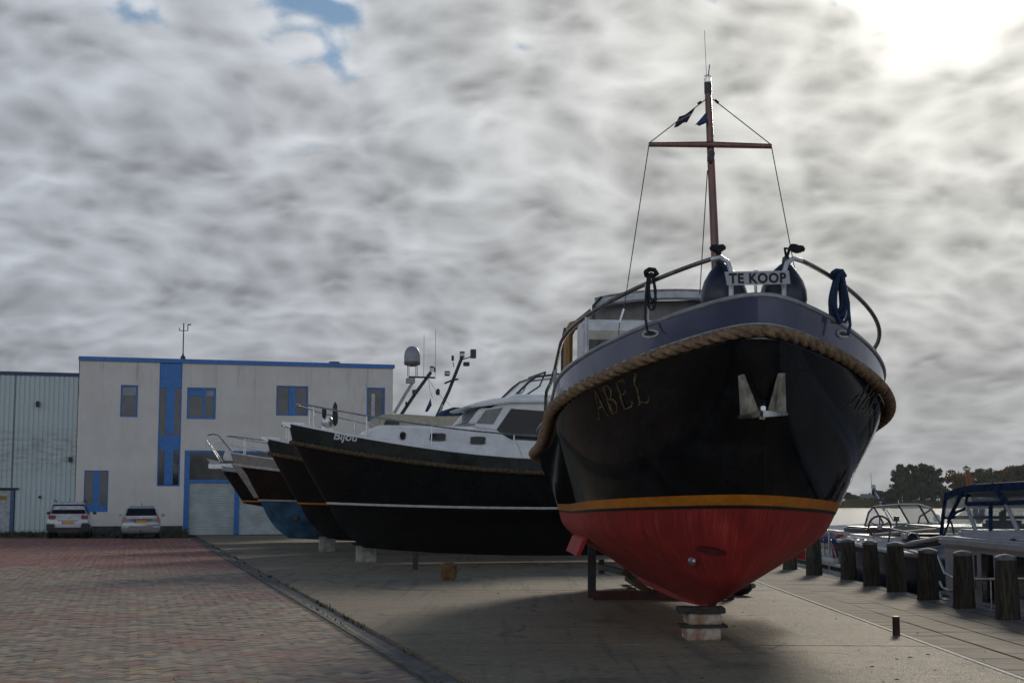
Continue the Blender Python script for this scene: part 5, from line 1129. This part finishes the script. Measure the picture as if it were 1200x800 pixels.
# ================================================================== BOATS AFLOAT
def pt(px, py, X):                        # pixel -> point on the vertical plane x = X
    r = ray(px, py); t = X / r[0]; return Vector((X, r[1] * t, H + r[2] * t))
# ---- white cruiser with blue canopy, alongside the quay at the right
XC = 7.2
cz = thing('cabin_cruiser', 'white cabin cruiser with blue canopy and clear screens moored at the right edge', 'boat', (8.6, 20, -1.0))
def wb(name, m, mb, **k): return mb.build(name, m, cz, world=True, **k)
YE = 24.95; YN = 15.5
# hull with rounded stern corner
def outline(y0, y1, x0, x1, rr, n=7):
    p_ = [(x0, y0), (x1, y0)]
    p_ += [(x1 - rr + rr * math.cos(a), y1 - rr + rr * math.sin(a)) for a in np.linspace(0, PI / 2, n)] + [(x0 + rr + rr * math.cos(a), y1 - rr + rr * math.sin(a)) for a in np.linspace(PI / 2, PI, n)]
    return p_
def slab(ol, z0, z1): return MB().prism([(x, y, z0) for x, y in ol], (0, 0, z1 - z0))
wb('hull', white, slab(outline(YN - 5, 25.95, XC - .02, 10.4, .5), -1.35, -.16), bevel=.03); wb('rubbing_strake', black, slab(outline(YN - 5, 26.0, XC - .06, 10.45, .5), -.155, -.075), bevel=.02)
wb('side_deck', offwhite, slab(outline(YN - 5, 25.9, XC, 10.35, .5), -.072, -.03)); wb('swim_deck', mat('teak_deck', (.24, .19, .13), .7, stretch=(8, 1, 1)), slab(outline(25.0, 26.0, XC + .1, 10.3, .3), -.026, .02))
cabm = white
wb('cabin', cabm, slab(outline(YN - 4.4, YE, XC + .12, 10.1, .2), -.03, .96), bevel=.05)
wb('cabin_edge', cabm, slab(outline(YN - 4.5, YE + .08, XC + .03, 10.2, .25), .84, 1.0), bevel=.04)
for px0, px1, py0, py1 in ((1143, 1147.5, 650, 690), (1151, 1167, 649, 706), (1192, 1206, 652, 702)):
    a, b = pt(px0, 660, XC + .12), pt(px1, 660, XC + .12); zt, zb_ = pt((px0 + px1) / 2, py0, XC + .12).z, pt((px0 + px1) / 2, py1, XC + .12).z
    wn_ = wb('cabin_window', darkglass, MB().b2((XC + .10, a.y, zb_), (XC + .13, b.y, zt)), bevel=.01)
    f_ = MB()
    for aa, bb in (((a.y + .05, zb_ - .05), (b.y - .05, zb_)), ((a.y + .05, zt), (b.y - .05, zt + .05)), ((a.y, zb_), (a.y + .05, zt)), ((b.y - .05, zb_), (b.y, zt))): f_.b2((XC + .085, aa[0], aa[1]), (XC + .135, bb[0], bb[1]))
    fo = MB(); fo.v, fo.f = f_.v, f_.f; o_ = fo.build('window_frame', offwhite, None); o_.parent = wn_; o_.location = -Vector(cz.location)
# sun-bleached coaming on the cabin top
coam = outline(YN - 3.8, YE - .15, XC + .3, 9.9, .25); wb('coaming', cabm, slab(coam, .97, 1.12), bevel=.04)
def side_tube(name, pix, X, r, m, n=8): return wb(name, m, MB().tube([pt(px, py, X) for px, py in pix], r, n), smooth=True)
side_tube('grab_rail', [(1110, 634), (1111, 630.5), (1140, 632), (1182, 635), (1185, 638), (1185, 643)], XC + .15, .017, steel); side_tube('grab_rail_leg', [(1141, 632), (1141, 638)], XC + .15, .014, steel)
side_tube('stern_rail', [(1093, 645), (1098, 645), (1101, 655), (1107, 671), (1118, 677), (1150, 678.5), (1200, 678), (1230, 678)], XC + .02, .022, steel); side_tube('stern_rail', [(1101, 681), (1104, 688), (1112, 692), (1122, 692)], XC + .05, .02, steel); side_tube('stern_rail', [(1097, 655), (1098, 690), (1103, 700)], XC + .08, .02, steel)
side_tube('rail_leg', [(1161, 679), (1162, 715)], XC + .02, .015, steel)
# canopy
XK = XC + .42
ZR = lambda px: pt(px, 568.5, XK).z
can = bpy.data.objects.new('canopy', None); C.objects.link(can); can.parent = cz
def cb(name, m, mb, **k):
    o_ = mb.build(name, m, None, **k); o_.parent = can; o_.location = -Vector(cz.location); return o_
yl_t, yl_b, yr = pt(1110, 578, XK).y, pt(1104, 632, XK).y, 14.0
zt, zbm, zm = 1.83, 1.08, 1.50
XO = 9.75
# roof: curved across and a little along
rows = []
ry = [yl_t + .05, yl_t - .5, yl_t - 1.4, yl_t - 3, yl_t - 5.5, yr]
rz = [zt - .10, zt - .015, zt + .035, zt + .05, zt + .06, zt + .03]
for y, z in zip(ry, rz): rows.append([(XK - .01 + (XO - XK + .02) * u, y, z - .04 * (2 * u - 1) ** 4 + .03) for u in np.linspace(0, 1, 13)])
cb('canopy_roof', bluecanvas, MB().grid(rows), smooth=True)
cb('roof_valance', bluecanvas, MB().prism([(XK - .012, y, z - .04 + .03) for y, z in zip(ry, rz)] + [(XK - .012, y, z - .13) for y, z in list(zip(ry, rz))[::-1]], (.01, 0, 0)))
cb('roof_valance', bluecanvas, MB().prism([(XO + .012, y, z - .04 + .03) for y, z in zip(ry, rz)] + [(XO + .012, y, z - .13) for y, z in list(zip(ry, rz))[::-1]], (-.01, 0, 0)))
# blue seams and bows on the near side, traced as slanting bands
def band(pix, r, X=XK, m=bluecanvas): return cb('canopy_band', m, MB().tube([pt(px, py, X) for px, py in pix], r, 6), smooth=True)
for X in (XK, XO):
    k_ = (lambda px, py: (px, py)) 
    def P3(px, py): q = pt(px, py, XK); return (X, q.y, q.z)
    for pix, r in (([(1109, 578), (1105, 605), (1102.5, 633)], .034), ([(1129, 574), (1122, 588), (1112, 608)], .034), ([(1129, 574), (1133, 582), (1131, 596), (1120, 600), (1111, 611)], .026), ([(1133, 590), (1180, 589), (1240, 586)], .035), ([(1163, 568), (1174, 583), (1179, 589)], .042), ([(1222, 566), (1236, 589)], .042), ([(1161, 590), (1161, 624)], .034), ([(1112, 612), (1108, 622), (1104, 633)], .02), ([(1113, 608), (1116, 616), (1118, 625)], .016)):
        cb('canopy_band', bluecanvas, MB().tube([P3(*p_) for p_ in pix], r, 6), smooth=True)
    for pix in ([(1132, 591), (1145, 625)], [(1179, 590), (1193, 622)], [(1145, 625.5), (1193, 623), (1245, 622)]):
        cb('screen_frame', offwhite, MB().tube([P3(*p_) for p_ in pix], .034, 6))
    for pix in ([(1112, 580), (1127, 577), (1113, 607), (1107, 605)], [(1137, 576), (1162, 572.5), (1175, 587), (1139, 588)], [(1171, 574), (1220, 571), (1230, 587), (1182, 588)]):
        cb('upper_pane', plastic, MB().add([P3(*p_) for p_ in pix], [(0, 1, 2, 3)]))
    for pix in ([(1131, 597), (1134, 592), (1144, 624), (1106, 630), (1113, 611)],): cb('lower_pane', clear, MB().add([P3(*p_) for p_ in pix], [(0, 1, 2, 3, 4)]))
    for pix in ([(1134, 592), (1160, 591), (1160, 624), (1146, 625)], [(1163, 591), (1178, 591), (1192, 622), (1163, 624)], [(1181, 590), (1238, 588), (1243, 621), (1194, 622)]): cb('lower_pane', clear, MB().add([P3(*p_) for p_ in pix], [(0, 1, 2, 3)]))
P_ = lambda px, py, X: (X, pt(px, py, XK).y, pt(px, py, XK).z)
cb('rear_pane', plastic, MB().add([P_(1109, 580, XK), P_(1109, 580, XO), P_(1103, 632, XO), P_(1103, 632, XK)], [(0, 1, 2, 3)]))
for z in (580, 606, 632): cb('canopy_band', bluecanvas, MB().tube([P_(1109 - (z - 580) * .115, z, XK), P_(1109 - (z - 580) * .115, z, XO)], .03, 6))
cb('canopy_band', bluecanvas, MB().tube([((XK + XO) / 2, P_(1109, 580, XK)[1], P_(1109, 580, XK)[2]), ((XK + XO) / 2, P_(1103, 632, XK)[1], P_(1103, 632, XK)[2])], .03, 6))
q = pt(1147, 596, XK + 1.2); wb('life_ring', mat('pale_blue_ring', (.16, .28, .40), .6), MB().tube([(q.x, q.y + .19 * math.cos(a), q.z - .03 + .19 * math.sin(a)) for a in np.linspace(0, 2 * PI, 22)[:-1]], .055, 8, closed=True), smooth=True)
q = pt(1176, 616, XK + .9); wb('seat_back', mat('grey_cushion', (.15, .15, .16), .8), MB().box((q.x, q.y, q.z - .05), (.6, .55, .3)), bevel=.06); q = pt(1175, 606, XK + .9); wb('helmsman_column', mat('grey_cushion', (.15, .15, .16)), MB().box((q.x, q.y, q.z), (.1, .12, .25)), bevel=.03)
q = pt(1191.5, 634.5, XC + .35); wb('ventilator', blackm, MB().box((q.x, q.y, q.z), (.16, .22, .10)), bevel=.02)
# varnished mast with lantern, lowered behind the canopy
mq = pt(1136, 566, 9.6); wb('mast', mat('orange_mast_varnish', (.26, .09, .025), .4, stretch=(6, 6, .6)), MB().tube([pt(1138, 590, 9.6), pt(1136, 566, 9.6), pt(1133.5, 552, 9.6)], [.07, .06, .05], 8), smooth=True); wb('mast_lantern', offwhite, MB().lathe([(.05, 0), (.08, .02), (.08, .07), (.04, .1)], pt(1133, 551.5, 9.6), 10)); wb('mast_cap', blackm, MB().lathe([(.085, .07), (.09, .08), (.02, .11)], pt(1133, 551.5, 9.6), 10)); wb('mast_crutch', mat('orange_mast_varnish', (.3, .1, .03)), MB().box(pt(1139, 560, 9.6), (.12, .14, .05)), bevel=.01)
# cleat with line on the quay side
q = gp(1149, 707); cl = thing('mooring_line', 'dark mooring line looped at the quay edge beside the white cruiser', 'rope', (q.x + .15, q.y, .06)); MB().tube([(.06 * math.cos(a * 1.0) * (1 + .3 * math.sin(a * 2.3)), .16 * math.sin(a), .03 + .08 * abs(math.sin(a * .7))) for a in np.linspace(0, 12, 50)], .014, 6).build('loops', blackrope, cl, smooth=True)

# ---- sloop with dark blue hull, windscreen and steering wheel
XB = 7.25
sb_ = thing('motor_sloop', 'open motor sloop with dark blue hull, raked windscreen and red steering wheel', 'boat', (8.6, 29, -1.0))
def ws(name, m, mb, **k): return mb.build(name, m, sb_, world=True, **k)
def sheer(y): return .60 + .02 * (y - 29)
ysb = np.linspace(26.3, 33.0, 12)
def hw_(y): t = (y - 26.3) / 6.7; return 1.25 * (1 - max(0, .25 - t) ** 2 * 9)
rows = []
for y in ysb: rows.append([(8.6 - hw_(y) * a, y, z) for a, z in ((.75, -1.4), (.92, -.6), (1.0, .1), (1.0, sheer(y)))] + [(8.6 + hw_(y) * a, y, z) for a, z in ((1.0, sheer(y)), (1.0, .1), (.92, -.6), (.75, -1.4))])
q = MB().grid(rows); q.f.append(tuple(range(8))); q.f.append(tuple(range(len(q.v) - 8, len(q.v)))); ws('hull', mat('dark_blue_hull', (.014, .02, .05), .25, coat=.3), q, smooth=True)
for s in (-1, 1): ws('gunwale', offwhite, MB().tube([(8.6 + s * hw_(y), y, sheer(y) + .02) for y in ysb], .045, 8), smooth=True)
ws('foredeck', white, MB().grid([[(8.6 - hw_(y) * .97, y, sheer(y) + .03), (8.6, y, sheer(y) + .30), (8.6 + hw_(y) * .97, y, sheer(y) + .03)] for y in np.linspace(26.4, 29.6, 7)]), smooth=True)
for s in (-1, 1):
    ws('side_rail', steel, MB().tube([(8.6 + s * 1.15, 26.7, .75), (8.6 + s * 1.15, 26.9, .98), (8.6 + s * 1.2, 28.6, 1.05), (8.6 + s * 1.2, 28.8, .7)], .02, 6), smooth=True)
ws('cockpit_coaming', white, MB().b2((7.5, 29.5, .3), (9.7, 32.8, .86)), bevel=.06); ws('thwart', mat('teak_deck', (.24, .19, .13)), MB().b2((7.6, 30.6, .84), (9.6, 31.2, .90)), bevel=.02)
# windscreen standing across and round the cockpit: traced panes on a plane
XW = 8.25
def pw_(px, py): return pt(px, py, XW)
TOP = [(1018, 600), (1024, 593.5), (1053, 591), (1077, 591), (1091, 595.5)]; BOT = [(1013.5, 616), (1036, 614), (1066, 613.5), (1089, 613), (1103, 613.5)]
for i in range(4): ws('windscreen_pane', clear, MB().add([tuple(pw_(*p_)) for p_ in (TOP[i], TOP[i + 1], BOT[i + 1], BOT[i])], [(0, 1, 2, 3)]))
alum = mat('dull_aluminium', (.30, .31, .32), .4, .6)
ws('windscreen_frame', alum, MB().tube([pw_(*p_) for p_ in TOP], .022, 6), smooth=True); ws('windscreen_frame', alum, MB().tube([pw_(*p_) for p_ in BOT], .022, 6))
for i in range(5): ws('windscreen_post', alum if i in (0, 4) else darksteel, MB().tube([pw_(*TOP[i]), pw_(*BOT[i])], .022, 6))
ws('windscreen_brace', alum, MB().tube([pw_(1075, 617), pw_(1078, 605), pw_(1090, 597)], .018, 6), smooth=True)
for px, py in ((1050.5, 607.5),):
    q = pw_(px, py); ws('compass', blackm, MB().box(q, (.1, .09, .11)).cyl((q.x, q.y, q.z - .2), (q.x, q.y, q.z), .02, 6), bevel=.0)
ws('dashboard', mat('grey_dashboard', (.24, .245, .25), .4), MB().prism([pt(px, py, 7.9) for px, py in ((1040, 618), (1060, 613.5), (1100, 617), (1100, 622), (1040, 624))], (1.5, 0, 0)), bevel=.04)
def wheel_(px, py, X, R_, m, name):
    q = pt(px, py, X); o_ = ws(name, m, MB().tube([(q.x + R_ * math.cos(a), q.y - .0 + .1 * math.sin(a) * 0, q.z + R_ * math.sin(a)) for a in np.linspace(0, 2 * PI, 25)[:-1]], .022, 8, closed=True), smooth=True)
    for i in range(6):
        a = PI / 6 + i * PI / 3; s_ = MB().cyl((q.x, q.y, q.z), (q.x + R_ * math.cos(a), q.y, q.z + R_ * math.sin(a)), .012, 6).build('spoke', m, None); s_.parent = o_; s_.location = -Vector(sb_.location)
    h_ = MB().lathe([(.0001, -.03), (.05, -.03), (.05, .03), (.0001, .03)], q, 12, (0, 1, 0)).build('hub', steel, None); h_.parent = o_; h_.location = -Vector(sb_.location)
wheel_(1031, 617.5, 7.75, .235, mat('red_wheel', (.16, .03, .03), .4), 'steering_wheel'); wheel_(1031.5, 629, 7.7, .13, mat('dark_wheel', (.04, .02, .02), .4), 'lower_wheel')
q = pt(1024, 577, 9.2); ws('mast', alum, MB().tube([pt(1036, 597, 9.2), pt(1026, 578, 9.2), pt(1024, 571, 9.2)], [.035, .03, .025], 6)); ws('mast_light', offwhite, MB().lathe([(.03, 0), (.06, .02), (.06, .1), (.03, .12)], pt(1023.7, 573, 9.2), 10)); ws('mast_lamp', blackm, MB().box(pt(1024.5, 576.5, 9.2), (.12, .12, .16)), bevel=.02); ws('whip_aerial', mat('pale_aerial', (.4, .4, .4)), MB().cyl(pt(1021.5, 573, 9.2), pt(1020.5, 553, 9.2), .007, 5)); ws('mast_arm', darksteel, MB().box(pt(1032.5, 585.5, 9.2), (.22, .12, .05)), bevel=.01); ws('radio_handset', blackm, MB().box(pt(1035.5, 591, 9.2), (.12, .12, .14)), bevel=.02); ws('mast_stay', alum, MB().cyl(pt(1039, 597, 9.0), pt(1047, 610, 9.0), .014, 5)); ws('mast_stay', alum, MB().cyl(pt(1032, 590, 9.0), pt(1044, 612, 9.0), .014, 5))
boom = mat('pale_boom_wood', (.36, .31, .27), .5)
ws('boom', boom, MB().tube([pt(1026, 626.5, 7.5), pt(1060, 623.5, 7.5), pt(1098, 620.5, 7.5)], .035, 8), smooth=True)
ws('instrument_box', white, MB().box(pt(1064, 629.5, 7.45), (.2, .3, .16)), bevel=.02); ws('instrument_screen', blackm, MB().box(pt(1071, 629.5, 7.47), (.2, .16, .15)), bevel=.02)
ws('covered_seat', mat('black_cushion', (.02, .022, .026), .7), MB().box(pt(1080, 633, 7.6), (.5, .9, .12)), bevel=.04); ws('gunwale_rail', offwhite, MB().tube([pt(1055, 640, 7.3), pt(1068, 636, 7.3), pt(1104, 629.5, 7.3)], .04, 6), smooth=True); ws('gunwale_rail', blackm, MB().tube([pt(1055, 643.5, 7.3), pt(1075, 640, 7.3), pt(1104, 636, 7.3)], .03, 6), smooth=True); ws('gunwale_rail', offwhite, MB().tube([pt(1058, 643, 7.24), pt(1078, 648.5, 7.24), pt(1086, 650, 7.24)], .02, 6), smooth=True)
q = pt(1098, 611, 9.0); ws('outboard_lamp', offwhite, MB().lathe([(.05, 0), (.08, .04), (.07, .12), (.02, .16)], q, 10), smooth=True)
# ---- white boat with blue cover and flag, further along
wy = thing('motor_boat', 'white motor boat with folded blue canvas cover, moored behind the far mooring posts', 'boat', (8.7, 37, -1.0))
def wwy(name, m, mb, **k): return mb.build(name, m, wy, world=True, **k)
wwy('hull', white, slab(outline(32.6, 43, 7.3, 10.1, 1.2), -1.4, .02), bevel=.05); wwy('rubbing_strake', black, slab(outline(32.55, 43.05, 7.26, 10.14, 1.2), .025, .10), bevel=.02); wwy('deck', white, slab(outline(32.6, 43, 7.3, 10.1, 1.2), .105, .19), bevel=.03)
wwy('cabin', white, slab(outline(35.8, 41, 7.75, 9.7, .5), .19, .80), bevel=.08)
for y in (33.6, 35.4, 37.4): wwy('hull_window', darkglass, MB().b2((7.285, y, -.42), (7.31, y + 1.15, -.12)), bevel=.01)
wwy('boot_stripe', hulldark, slab(outline(32.58, 43.02, 7.275, 10.12, 1.2), -.72, -.56))
for px in (958, 966, 975, 984, 1006, 1014): wwy('stanchion', offwhite, MB().cyl(pt(px, 655, 7.4), pt(px, 632, 7.4), .03, 6))
wwy('side_rail', steel, MB().tube([pt(950, 641, 7.4), pt(985, 641, 7.4), pt(1022, 642, 7.4)], .02, 6)); 
cv = MB(); rows = []
for i in range(22):
    u = i / 21; px = 952 + 73 * u; row = []
    for j in range(9):
        a = PI * j / 8; hh = (.34 - .16 * u) * (1 + .18 * math.sin(9 * u + j)); c_ = pt(px, 630.5 + 4 * u + 1.2 * math.sin(7 * u), 8.1); row.append((c_.x - .75 * math.cos(a), c_.y, c_.z + hh * math.sin(a) * (1 + .15 * math.sin(j * 2 + 6 * u)) - .06))
    rows.append(row)
wwy('canvas_cover', bluecanvas, cv.grid(rows), smooth=True)
wwy('hatch', blackm, MB().b2(pt(992, 624.5, 8.3) + Vector((0, .3, 0)), pt(1013, 617.5, 8.3) + Vector((1.0, -.3, 0))), bevel=.04)
q = pt(985, 639, 7.6); lj = thing('life_jacket', 'orange red life jacket hung behind the far mooring post near the flag', 'life jacket', q); MB().lathe([(.05, -.3), (.17, -.24), (.20, -.02), (.15, .18), (.06, .27)], n=12).build('body', mat('orange_red_fabric', (.42, .06, .02), .8), lj, smooth=True); MB().tube([(.19 * math.cos(a), .19 * math.sin(a), -.08) for a in np.linspace(0, 2 * PI, 16)[:-1]], .018, 6, closed=True).build('belt', blackm, lj)
wwy('side_deck_strip', white, MB().b2((7.22, 33.0, .2), (7.4, 42.5, .30)), bevel=.02); wwy('fore_coaming', white, MB().prism([pt(960, 616, 8.9), pt(1000, 614, 8.9), pt(1030, 612.5, 8.9), pt(1030, 622, 8.9), pt(955, 622, 8.9)], (.9, 0, 0)), bevel=.04)
# Dutch flag on its staff
q = pt(972, 672, 7.25); fg = thing('ensign', 'red white and blue flag hanging from a thin staff beside the far mooring post', 'flag', q); tp = pt(971, 620, 7.25) - q
MB().tube([(0, 0, 0), tuple(tp)], .014, 6).build('staff', offwhite, fg)
for k_, (nm, cc) in enumerate((('red_band', (.35, .02, .03)), ('white_band', (.5, .5, .5)), ('blue_band', (.02, .05, .25)))):
    rows = []
    for i in range(9):
        u = i / 8; row = []
        for j in range(3):
            v = (k_ + j / 2) / 3; row.append((tp.x + .02 + (.08 + .20 * v) * u ** 1.1, tp.y + .06 * math.sin(5 * u + v * 2) * u, tp.z - .10 - .62 * u + .10 * v * (1 - u) - .18 * v * (1 - u) - .06 * math.sin(3 * v) * u))
        rows.append(row)
    MB().grid(rows).build(nm, mat('flag_' + nm, cc, .8, var=.05), fg, smooth=True)

# ================================================================== FAR BANK TREES AND HOUSE
def leafmat(name, a, b):
    m = bpy.data.materials.new(name); m.use_nodes = True; k = NT(m.node_tree)
    c = k.mix(k.n('ShaderNodeNewGeometry').outputs['Random Per Island'], a, b)
    k.n('ShaderNodeOutputMaterial', {0: k.n('ShaderNodeMixShader', {0: .4, 1: k.n('ShaderNodeBsdfPrincipled', {'Base Color': c, 'Roughness': .8}).outputs[0], 2: k.n('ShaderNodeBsdfTranslucent', {'Color': c}).outputs[0]}).outputs[0]}); return m
lm_g = leafmat('green_leaves', (.07, .088, .045), (.12, .13, .07)); lm_o = leafmat('autumn_leaves', (.15, .095, .035), (.27, .14, .04)); lm_d = leafmat('dark_leaves', (.05, .065, .038), (.09, .10, .06))
bark = mat('grey_bark', (.06, .052, .042), .9, var=.2, scale=.6)
def tree(px, ptop, wpx, Y, m, lab, shape='round', base=584.5, n=1500, dens=1., group='trees on the far river bank', clumps=None, low=.25):
    b = at(px, base, Y); t = at(px, ptop, Y); hgt = t.z - 1.2; wd = wpx / F * Y / 2
    root = thing('tree', lab, 'tree', (b.x, Y, 1.2), group=group)
    tr = MB(); tips = []
    tr.tube([(0, 0, -.5), (rng.normal(0, .1), 0, hgt * .35), (rng.normal(0, .3), rng.normal(0, .3), hgt * .92)], [.018 * hgt + .12, .013 * hgt + .08, .03], 7)
    nb = 12
    for i in range(nb):
        z0 = hgt * (low + (.9 - low) * i / nb); a = rng.random() * 6.28; L = wd * (.55 + .45 * rng.random()) * (1.0 if shape == 'round' else .8) * math.sqrt(max(.08, 1 - ((z0 / hgt - .5) / .55) ** 2)); e = (L * math.cos(a), L * math.sin(a), z0 + L * .7)
        tr.tube([(0, 0, z0), (e[0] * .5, e[1] * .5, z0 + L * .28), e], [.09, .06, .02], 5); tips.append(e)
    tr.build('trunk', bark, root)
    nc = clumps or 26; cs_ = []
    for i in range(nc):
        if i < len(tips) and tips[i][2] < hgt: c = np.array(tips[i])
        else:
            while True:
                u = rng.uniform(-1, 1, 3)
                if (u ** 2).sum() < 1: break
            zz_ = low + (1 - low) * (u[2] * .5 + .5)
            ww = wd * (1 if shape == 'round' else (1.05 - zz_ * .75)); c = np.array([u[0] * ww * .85, u[1] * ww * .85, hgt * min(zz_, .95)])
        cs_.append((c, (.6 + .75 * rng.random()) * max(.9, wd * .36)))
    vs = []; fs = []
    for i in range(n):
        c, r = cs_[rng.integers(len(cs_))]; u = rng.normal(size=3); u /= np.linalg.norm(u) + 1e-6; p_ = c + u * r * (rng.random() ** .45) * np.array([1, 1, .8])
        if p_[2] > hgt: continue
        s_ = (.32 + .34 * rng.random()) * (.6 + hgt / 24); nrm = rng.normal(size=3); a_ = np.cross(nrm, rng.normal(size=3)); a_ /= np.linalg.norm(a_) + 1e-6; b_ = np.cross(nrm, a_); b_ /= np.linalg.norm(b_) + 1e-6
        o = len(vs); vs += [tuple(p_ - a_ * s_), tuple(p_ + b_ * s_ * .6), tuple(p_ + a_ * s_), tuple(p_ - b_ * s_ * .6)]; fs.append((o, o + 1, o + 2, o + 3))
    MB().add(vs, fs).build('crown', m, root); return root
tree(1056, 547.5, 23, 512, lm_g, 'tall airy green tree at the left of the big clump across the river', n=3200, low=.08, clumps=34)
tree(1066, 543.5, 22, 516, lm_g, 'tallest tree of the clump across the river, left of its middle gap', n=3400, low=.16, clumps=36)
tree(1079, 543, 20, 514, lm_g, 'tall tree just right of the middle gap in the clump across the river', n=3300, low=.2, clumps=36)
tree(1092, 545.5, 24, 512, lm_g, 'broad tree at the right end of the big clump across the river', n=3400, low=.06, clumps=38)
und = [(1029, 575, 9), (1037, 576, 8), (1043, 572.5, 7), (1050, 574, 12), (1060, 569, 12), (1071, 570, 12), (1083, 568, 13), (1095, 571, 12), (1104, 569, 14), (1112, 574, 12)]
ul = ['small dark shrub at the left foot of the tree clump by the distant house', 'low dark shrub beside the pointed shrub across the river', 'pointed dark young tree left of the big clump across the river', 'dark undergrowth tree below the left of the big clump', 'dark rounded tree below the tallest tree of the clump', 'dark rounded tree beneath the middle gap of the clump', 'dark tree filling the foot of the clump right of the gap', 'dark low tree below the broad right hand tree', 'dark bushy tree just right of the big clump', 'dark bush left of the blue canopy top across the river']
for (px, pt_, w_), lab in zip(und, ul): tree(px, pt_, w_, 503, lm_d, lab, 'cone' if px == 1043 else 'round', n=900, low=.05, clumps=18, group='dark undergrowth trees across the river')
for px, pt_, w_, m_, lab in ((1124, 551, 26, lm_o, 'autumn orange tree left of the varnished mast across the river'), (1141, 552.5, 24, lm_o, 'orange brown tree right of the varnished mast'), (1153, 548.5, 27, lm_g, 'round green tree between the two orange patches across the river'), (1168, 551, 24, lm_g, 'low green tree in the dip of the tree line'), (1177, 549, 25, lm_o, 'tree with browning top near the right edge across the river'), (1190, 546, 31, lm_g, 'green tree at the right edge across the river'), (1208, 544, 26, lm_g, 'green tree just beyond the right edge across the river')):
    tree(px, pt_, w_, 520, m_, lab, n=3000, low=.04, clumps=40)
for px, pt_, w_, lab in ((992, 577, 9, 'small tree beside the black hull across the river'), (998, 579.5, 8, 'low bush left of the distant house across the river'), (1003, 581, 7, 'smallest bush against the distant house')): tree(px, pt_, w_, 540, lm_d, lab, n=700, low=.05, clumps=14, group='small trees by the distant house')
b = at(1017, 585, 560); hs = thing('house', 'distant low house with pale grey roof across the river', 'house', (b.x, 560, 1.2))
MB().b2((-3.2, 0, 0), (3.6, 5, 1.5)).build('wall', mat('distant_wall', (.24, .24, .23), .8), hs); rf_ = MB().prism([(-3.6, -.3, 1.5), (4.0, -.3, 1.5), (2.6, 2.5, 2.9), (-2.0, 2.5, 2.9)], (0, .2, 0)).build('roof', mat('distant_blue_roof', (.20, .23, .26), .7), hs)
MB().b2((1.2, 2.3, 2.5), (1.7, 2.9, 3.4)).build('chimney', bark, rf_); MB().b2((-1.5, -.05, .4), (-.4, .0, 1.2)).build('window', darkglass, hs); MB().b2((.8, -.05, .4), (1.9, .0, 1.2)).build('window', darkglass, hs)

# ================================================================== AIR
hb = MB().b2((-520, -230, -4.5), (1260, 1030, 24)).build('haze', MT['plate'] if 'plate' in MT else white)
hm = bpy.data.materials.new('river_haze'); hm.use_nodes = True; k = NT(hm.node_tree)
k.n('ShaderNodeOutputMaterial', {'Volume': k.n('ShaderNodeVolumePrincipled', {'Color': (.86, .9, .95, 1), 'Density': .00008, 'Anisotropy': .3}).outputs[0]})
hb.data.materials.clear(); hb.data.materials.append(hm); hb['kind'] = 'stuff'; hb['label'] = 'thin pale haze over the yard and river'
